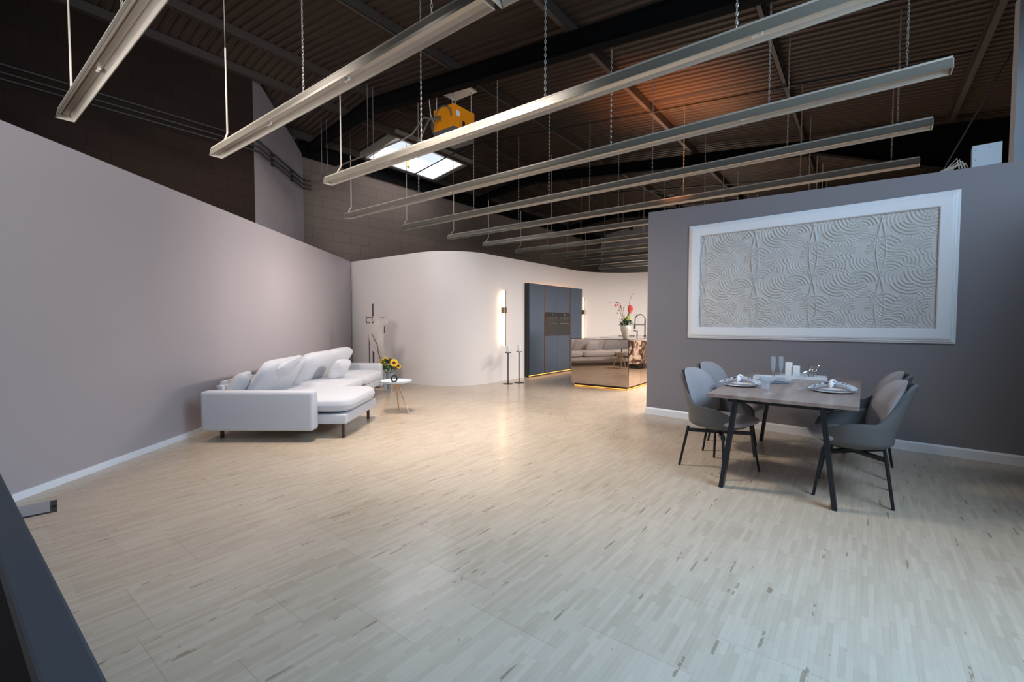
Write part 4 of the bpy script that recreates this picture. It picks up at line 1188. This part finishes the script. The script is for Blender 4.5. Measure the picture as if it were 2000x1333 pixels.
# facing directions: the left pair faces -u (local +X of hall), the right pair faces +u
def place(t, u, v, rz):
    t.location = W(u, v, 0); t.rotation_euler = (0, 0, TH+rz)
cA = make_chair('grey leather tub chair at the near left of the dining table', R(36)); place(cA, 1.02, 4.40, R(-16))
cB = make_chair('grey leather tub chair at the far left of the dining table', R(70)); place(cB, 1.09, 5.17, R(-17))
cC = make_chair('grey leather tub chair at the near right of the dining table', R(33)); place(cC, 0.04, 4.39, PI+R(12))
cD = make_chair('dark tub chair at the far right of the dining table, nearest the wall', R(30)); place(cD, 0.02, 5.17, PI+R(10))
for c in (cA, cB, cC, cD): c['group'] = 'tub chairs around the dining table'

# ================================================================ TABLE SETTING
TT = TZ+0.0006
def setting(u, v, lab, lab2, rz):
    b = nb(); lathe(b, [(0.09, 0.0), (0.135, 0.010), (0.140, 0.013), (0.134, 0.014), (0.10, 0.006), (0.0005, 0.005)], 36, cap1=False)
    o = obj('plate', b, M_plate, None, 50, W(u, v, TT)); tag(o, lab, 'plate', 'plates on the dining table')
    # knotted napkin: two fanned tails and a knot
    b = nb(); rnd = random.Random(int(u*100))
    for s_, L_ in ((-1, 0.15), (1, 0.15)):
        NA_, NL = 14, 8
        rows = []
        for j in range(NL+1):
            f = j/NL; row = []
            for i in range(NA_+1):
                g = i/NA_-0.5
                w_ = 0.05+0.13*f
                x = s_*(0.012+L_*f); y = g*w_; z = 0.024+0.058*(1-f)**1.3*(1-abs(g)*0.8)+0.013*math.sin(g*24+f*3)+0.016*math.sin(PI*f)*(1 if s_ > 0 else 0.4)
                row.append(b.verts.new((x, y, max(z, 0.014))))
            rows.append(row)
        for j in range(NL):
            for i in range(NA_): b.faces.new((rows[j][i], rows[j][i+1], rows[j+1][i+1], rows[j+1][i]))
    bmesh.ops.solidify(b, geom=b.faces[:], thickness=0.003)
    pts = [(0.006*math.sin(a*2), 0.048*math.cos(a), 0.030+0.052*math.sin(a)) for a in [PI*k/10 for k in range(11)]]
    tube(b, pts, [0.010, 0.014, 0.017, 0.019, 0.021, 0.022, 0.021, 0.019, 0.017, 0.014, 0.010], 10)
    o = obj('napkin', b, M_napkin, None, 70, W(u, v, TT+0.002), TH+rz); tag(o, lab2, 'napkin', 'knotted napkins on plates')
setting(0.885, 4.56, 'white dinner plate before the near left chair', 'patterned knotted napkin on the left plate', R(0))
setting(0.195, 4.62, 'white dinner plate before the near right chair', 'patterned knotted napkin on the right plate', R(-4))
def lath(name, prof, m, loc, lab, cat, grp=None, n=24):
    b = nb(); lathe(b, prof, n, cap1=False); o = obj(name, b, m, None, 50, loc); tag(o, lab, cat, grp); return o
tumbler = [(0.030, 0.0), (0.034, 0.004), (0.036, 0.10), (0.034, 0.10), (0.031, 0.010), (0.0005, 0.008)]
coupe = [(0.036, 0.0), (0.036, 0.003), (0.005, 0.008), (0.004, 0.075), (0.02, 0.085), (0.045, 0.115), (0.048, 0.14), (0.046, 0.14), (0.043, 0.116), (0.018, 0.09), (0.0005, 0.087)]
flute = [(0.030, 0.0), (0.030, 0.003), (0.005, 0.008), (0.004, 0.06), (0.014, 0.085), (0.022, 0.13), (0.021, 0.215), (0.0195, 0.215), (0.020, 0.13), (0.012, 0.09), (0.0005, 0.08)]
lath('water_glass', tumbler, M_glass, W(0.66, 4.42, TT), 'low clear tumbler beside the left plate', 'glass')
lath('coupe_glass', coupe, M_glass, W(0.60, 4.19, TT), 'clear stemmed glass nearest the table front edge', 'glass', 'stemmed glasses')
lath('coupe_glass', coupe, M_glass, W(0.42, 4.63, TT), 'clear stemmed glass beside the right plate', 'glass', 'stemmed glasses')
# round glass stand with flutes
o = lath('glass_stand', [(0.10, 0), (0.105, 0.004), (0.05, 0.010), (0.05, 0.022), (0.145, 0.030), (0.148, 0.036), (0.14, 0.036), (0.0005, 0.030)], M_frost, W(0.66, 5.02, TT), 'round frosted glass stand holding two flutes', 'stand')
lath('champagne_flute', flute, M_glass, W(0.69, 5.05, TT+0.031), 'clear champagne flute on the round stand, left one', 'glass', 'champagne flutes')
lath('champagne_flute', flute, M_glass, W(0.63, 5.10, TT+0.031), 'clear champagne flute on the round stand, next to the candles', 'glass', 'champagne flutes')
# long tray
def tray(u, v, L_, w_, lab, rz):
    t = thing('serving_tray', lab, 'tray', W(u, v, TT), TH+rz, 'pale rectangular trays')
    b = nb(); box(b, (0, 0, 0.005), (L_, w_, 0.008)); obj('tray_base', b, M_frost, t)
    b = nb()
    for sy in (-1, 1): box(b, (0, sy*(w_/2), 0.018), (L_+0.008, 0.006, 0.034))
    for sx in (-1, 1): box(b, (sx*L_/2, 0, 0.018), (0.006, w_, 0.034))
    obj('tray_rim', b, M_plate, t)
tray(0.50, 5.50, 0.44, 0.17, 'long pale tray holding candles and chrome figures', R(3))
tray(0.80, 5.25, 0.17, 0.13, 'small pale tray left of the round glass stand', R(3))
for (u, v, h_, lab) in ((0.605, 5.47, 0.155, 'taller white square candle on the long tray'), (0.537, 5.455, 0.125, 'shorter white square candle on the long tray')):
    b = nb(); box(b, (0, 0, h_/2), (0.062, 0.062, h_), bev=0.006); box(b, (0, 0, h_+0.004), (0.003, 0.003, 0.010))
    o = obj('square_candle', b, M_wax, None, 60, W(u, v, TT+0.0095), TH+R(3)); tag(o, lab, 'candle', 'square candles on the tray')
for (u, v, lab, sd) in ((0.455, 5.51, 'chrome deer figurine on the tray nearest the candles', 1), (0.395, 5.50, 'chrome deer figurine on the tray end away from the candles', 2)):
    b = nb()
    tube(b, [(-0.022, 0, 0.045), (0.0, 0, 0.050), (0.022, 0, 0.048)], [0.010, 0.012, 0.010], 10)
    for x in (-0.018, 0.018):
        for y in (-0.007, 0.007): tube(b, [(x, y, 0.046), (x*1.15, y*1.1, 0.0)], [0.004, 0.003], 6)
    tube(b, [(0.020, 0, 0.050), (0.030, 0, 0.072)], [0.008, 0.006], 8); tube(b, [(0.027, 0, 0.074), (0.046, 0, 0.068)], [0.008, 0.004], 8)
    for y in (-1, 1): tube(b, [(0.030, y*0.004, 0.078), (0.024, y*0.016, 0.098), (0.032, y*0.020, 0.110)], 0.002, 5); 
    tube(b, [(-0.022, 0, 0.048), (-0.032, 0, 0.056)], 0.003, 5)
    bmesh.ops.scale(b, vec=(1.35, 1.6, 1.25), verts=b.verts)
    o = obj('deer_figurine', b, M_chrome, None, 60, W(u, v, TT+0.0095), TH+R(30*sd)); tag(o, lab, 'figurine', 'chrome deer figurines')
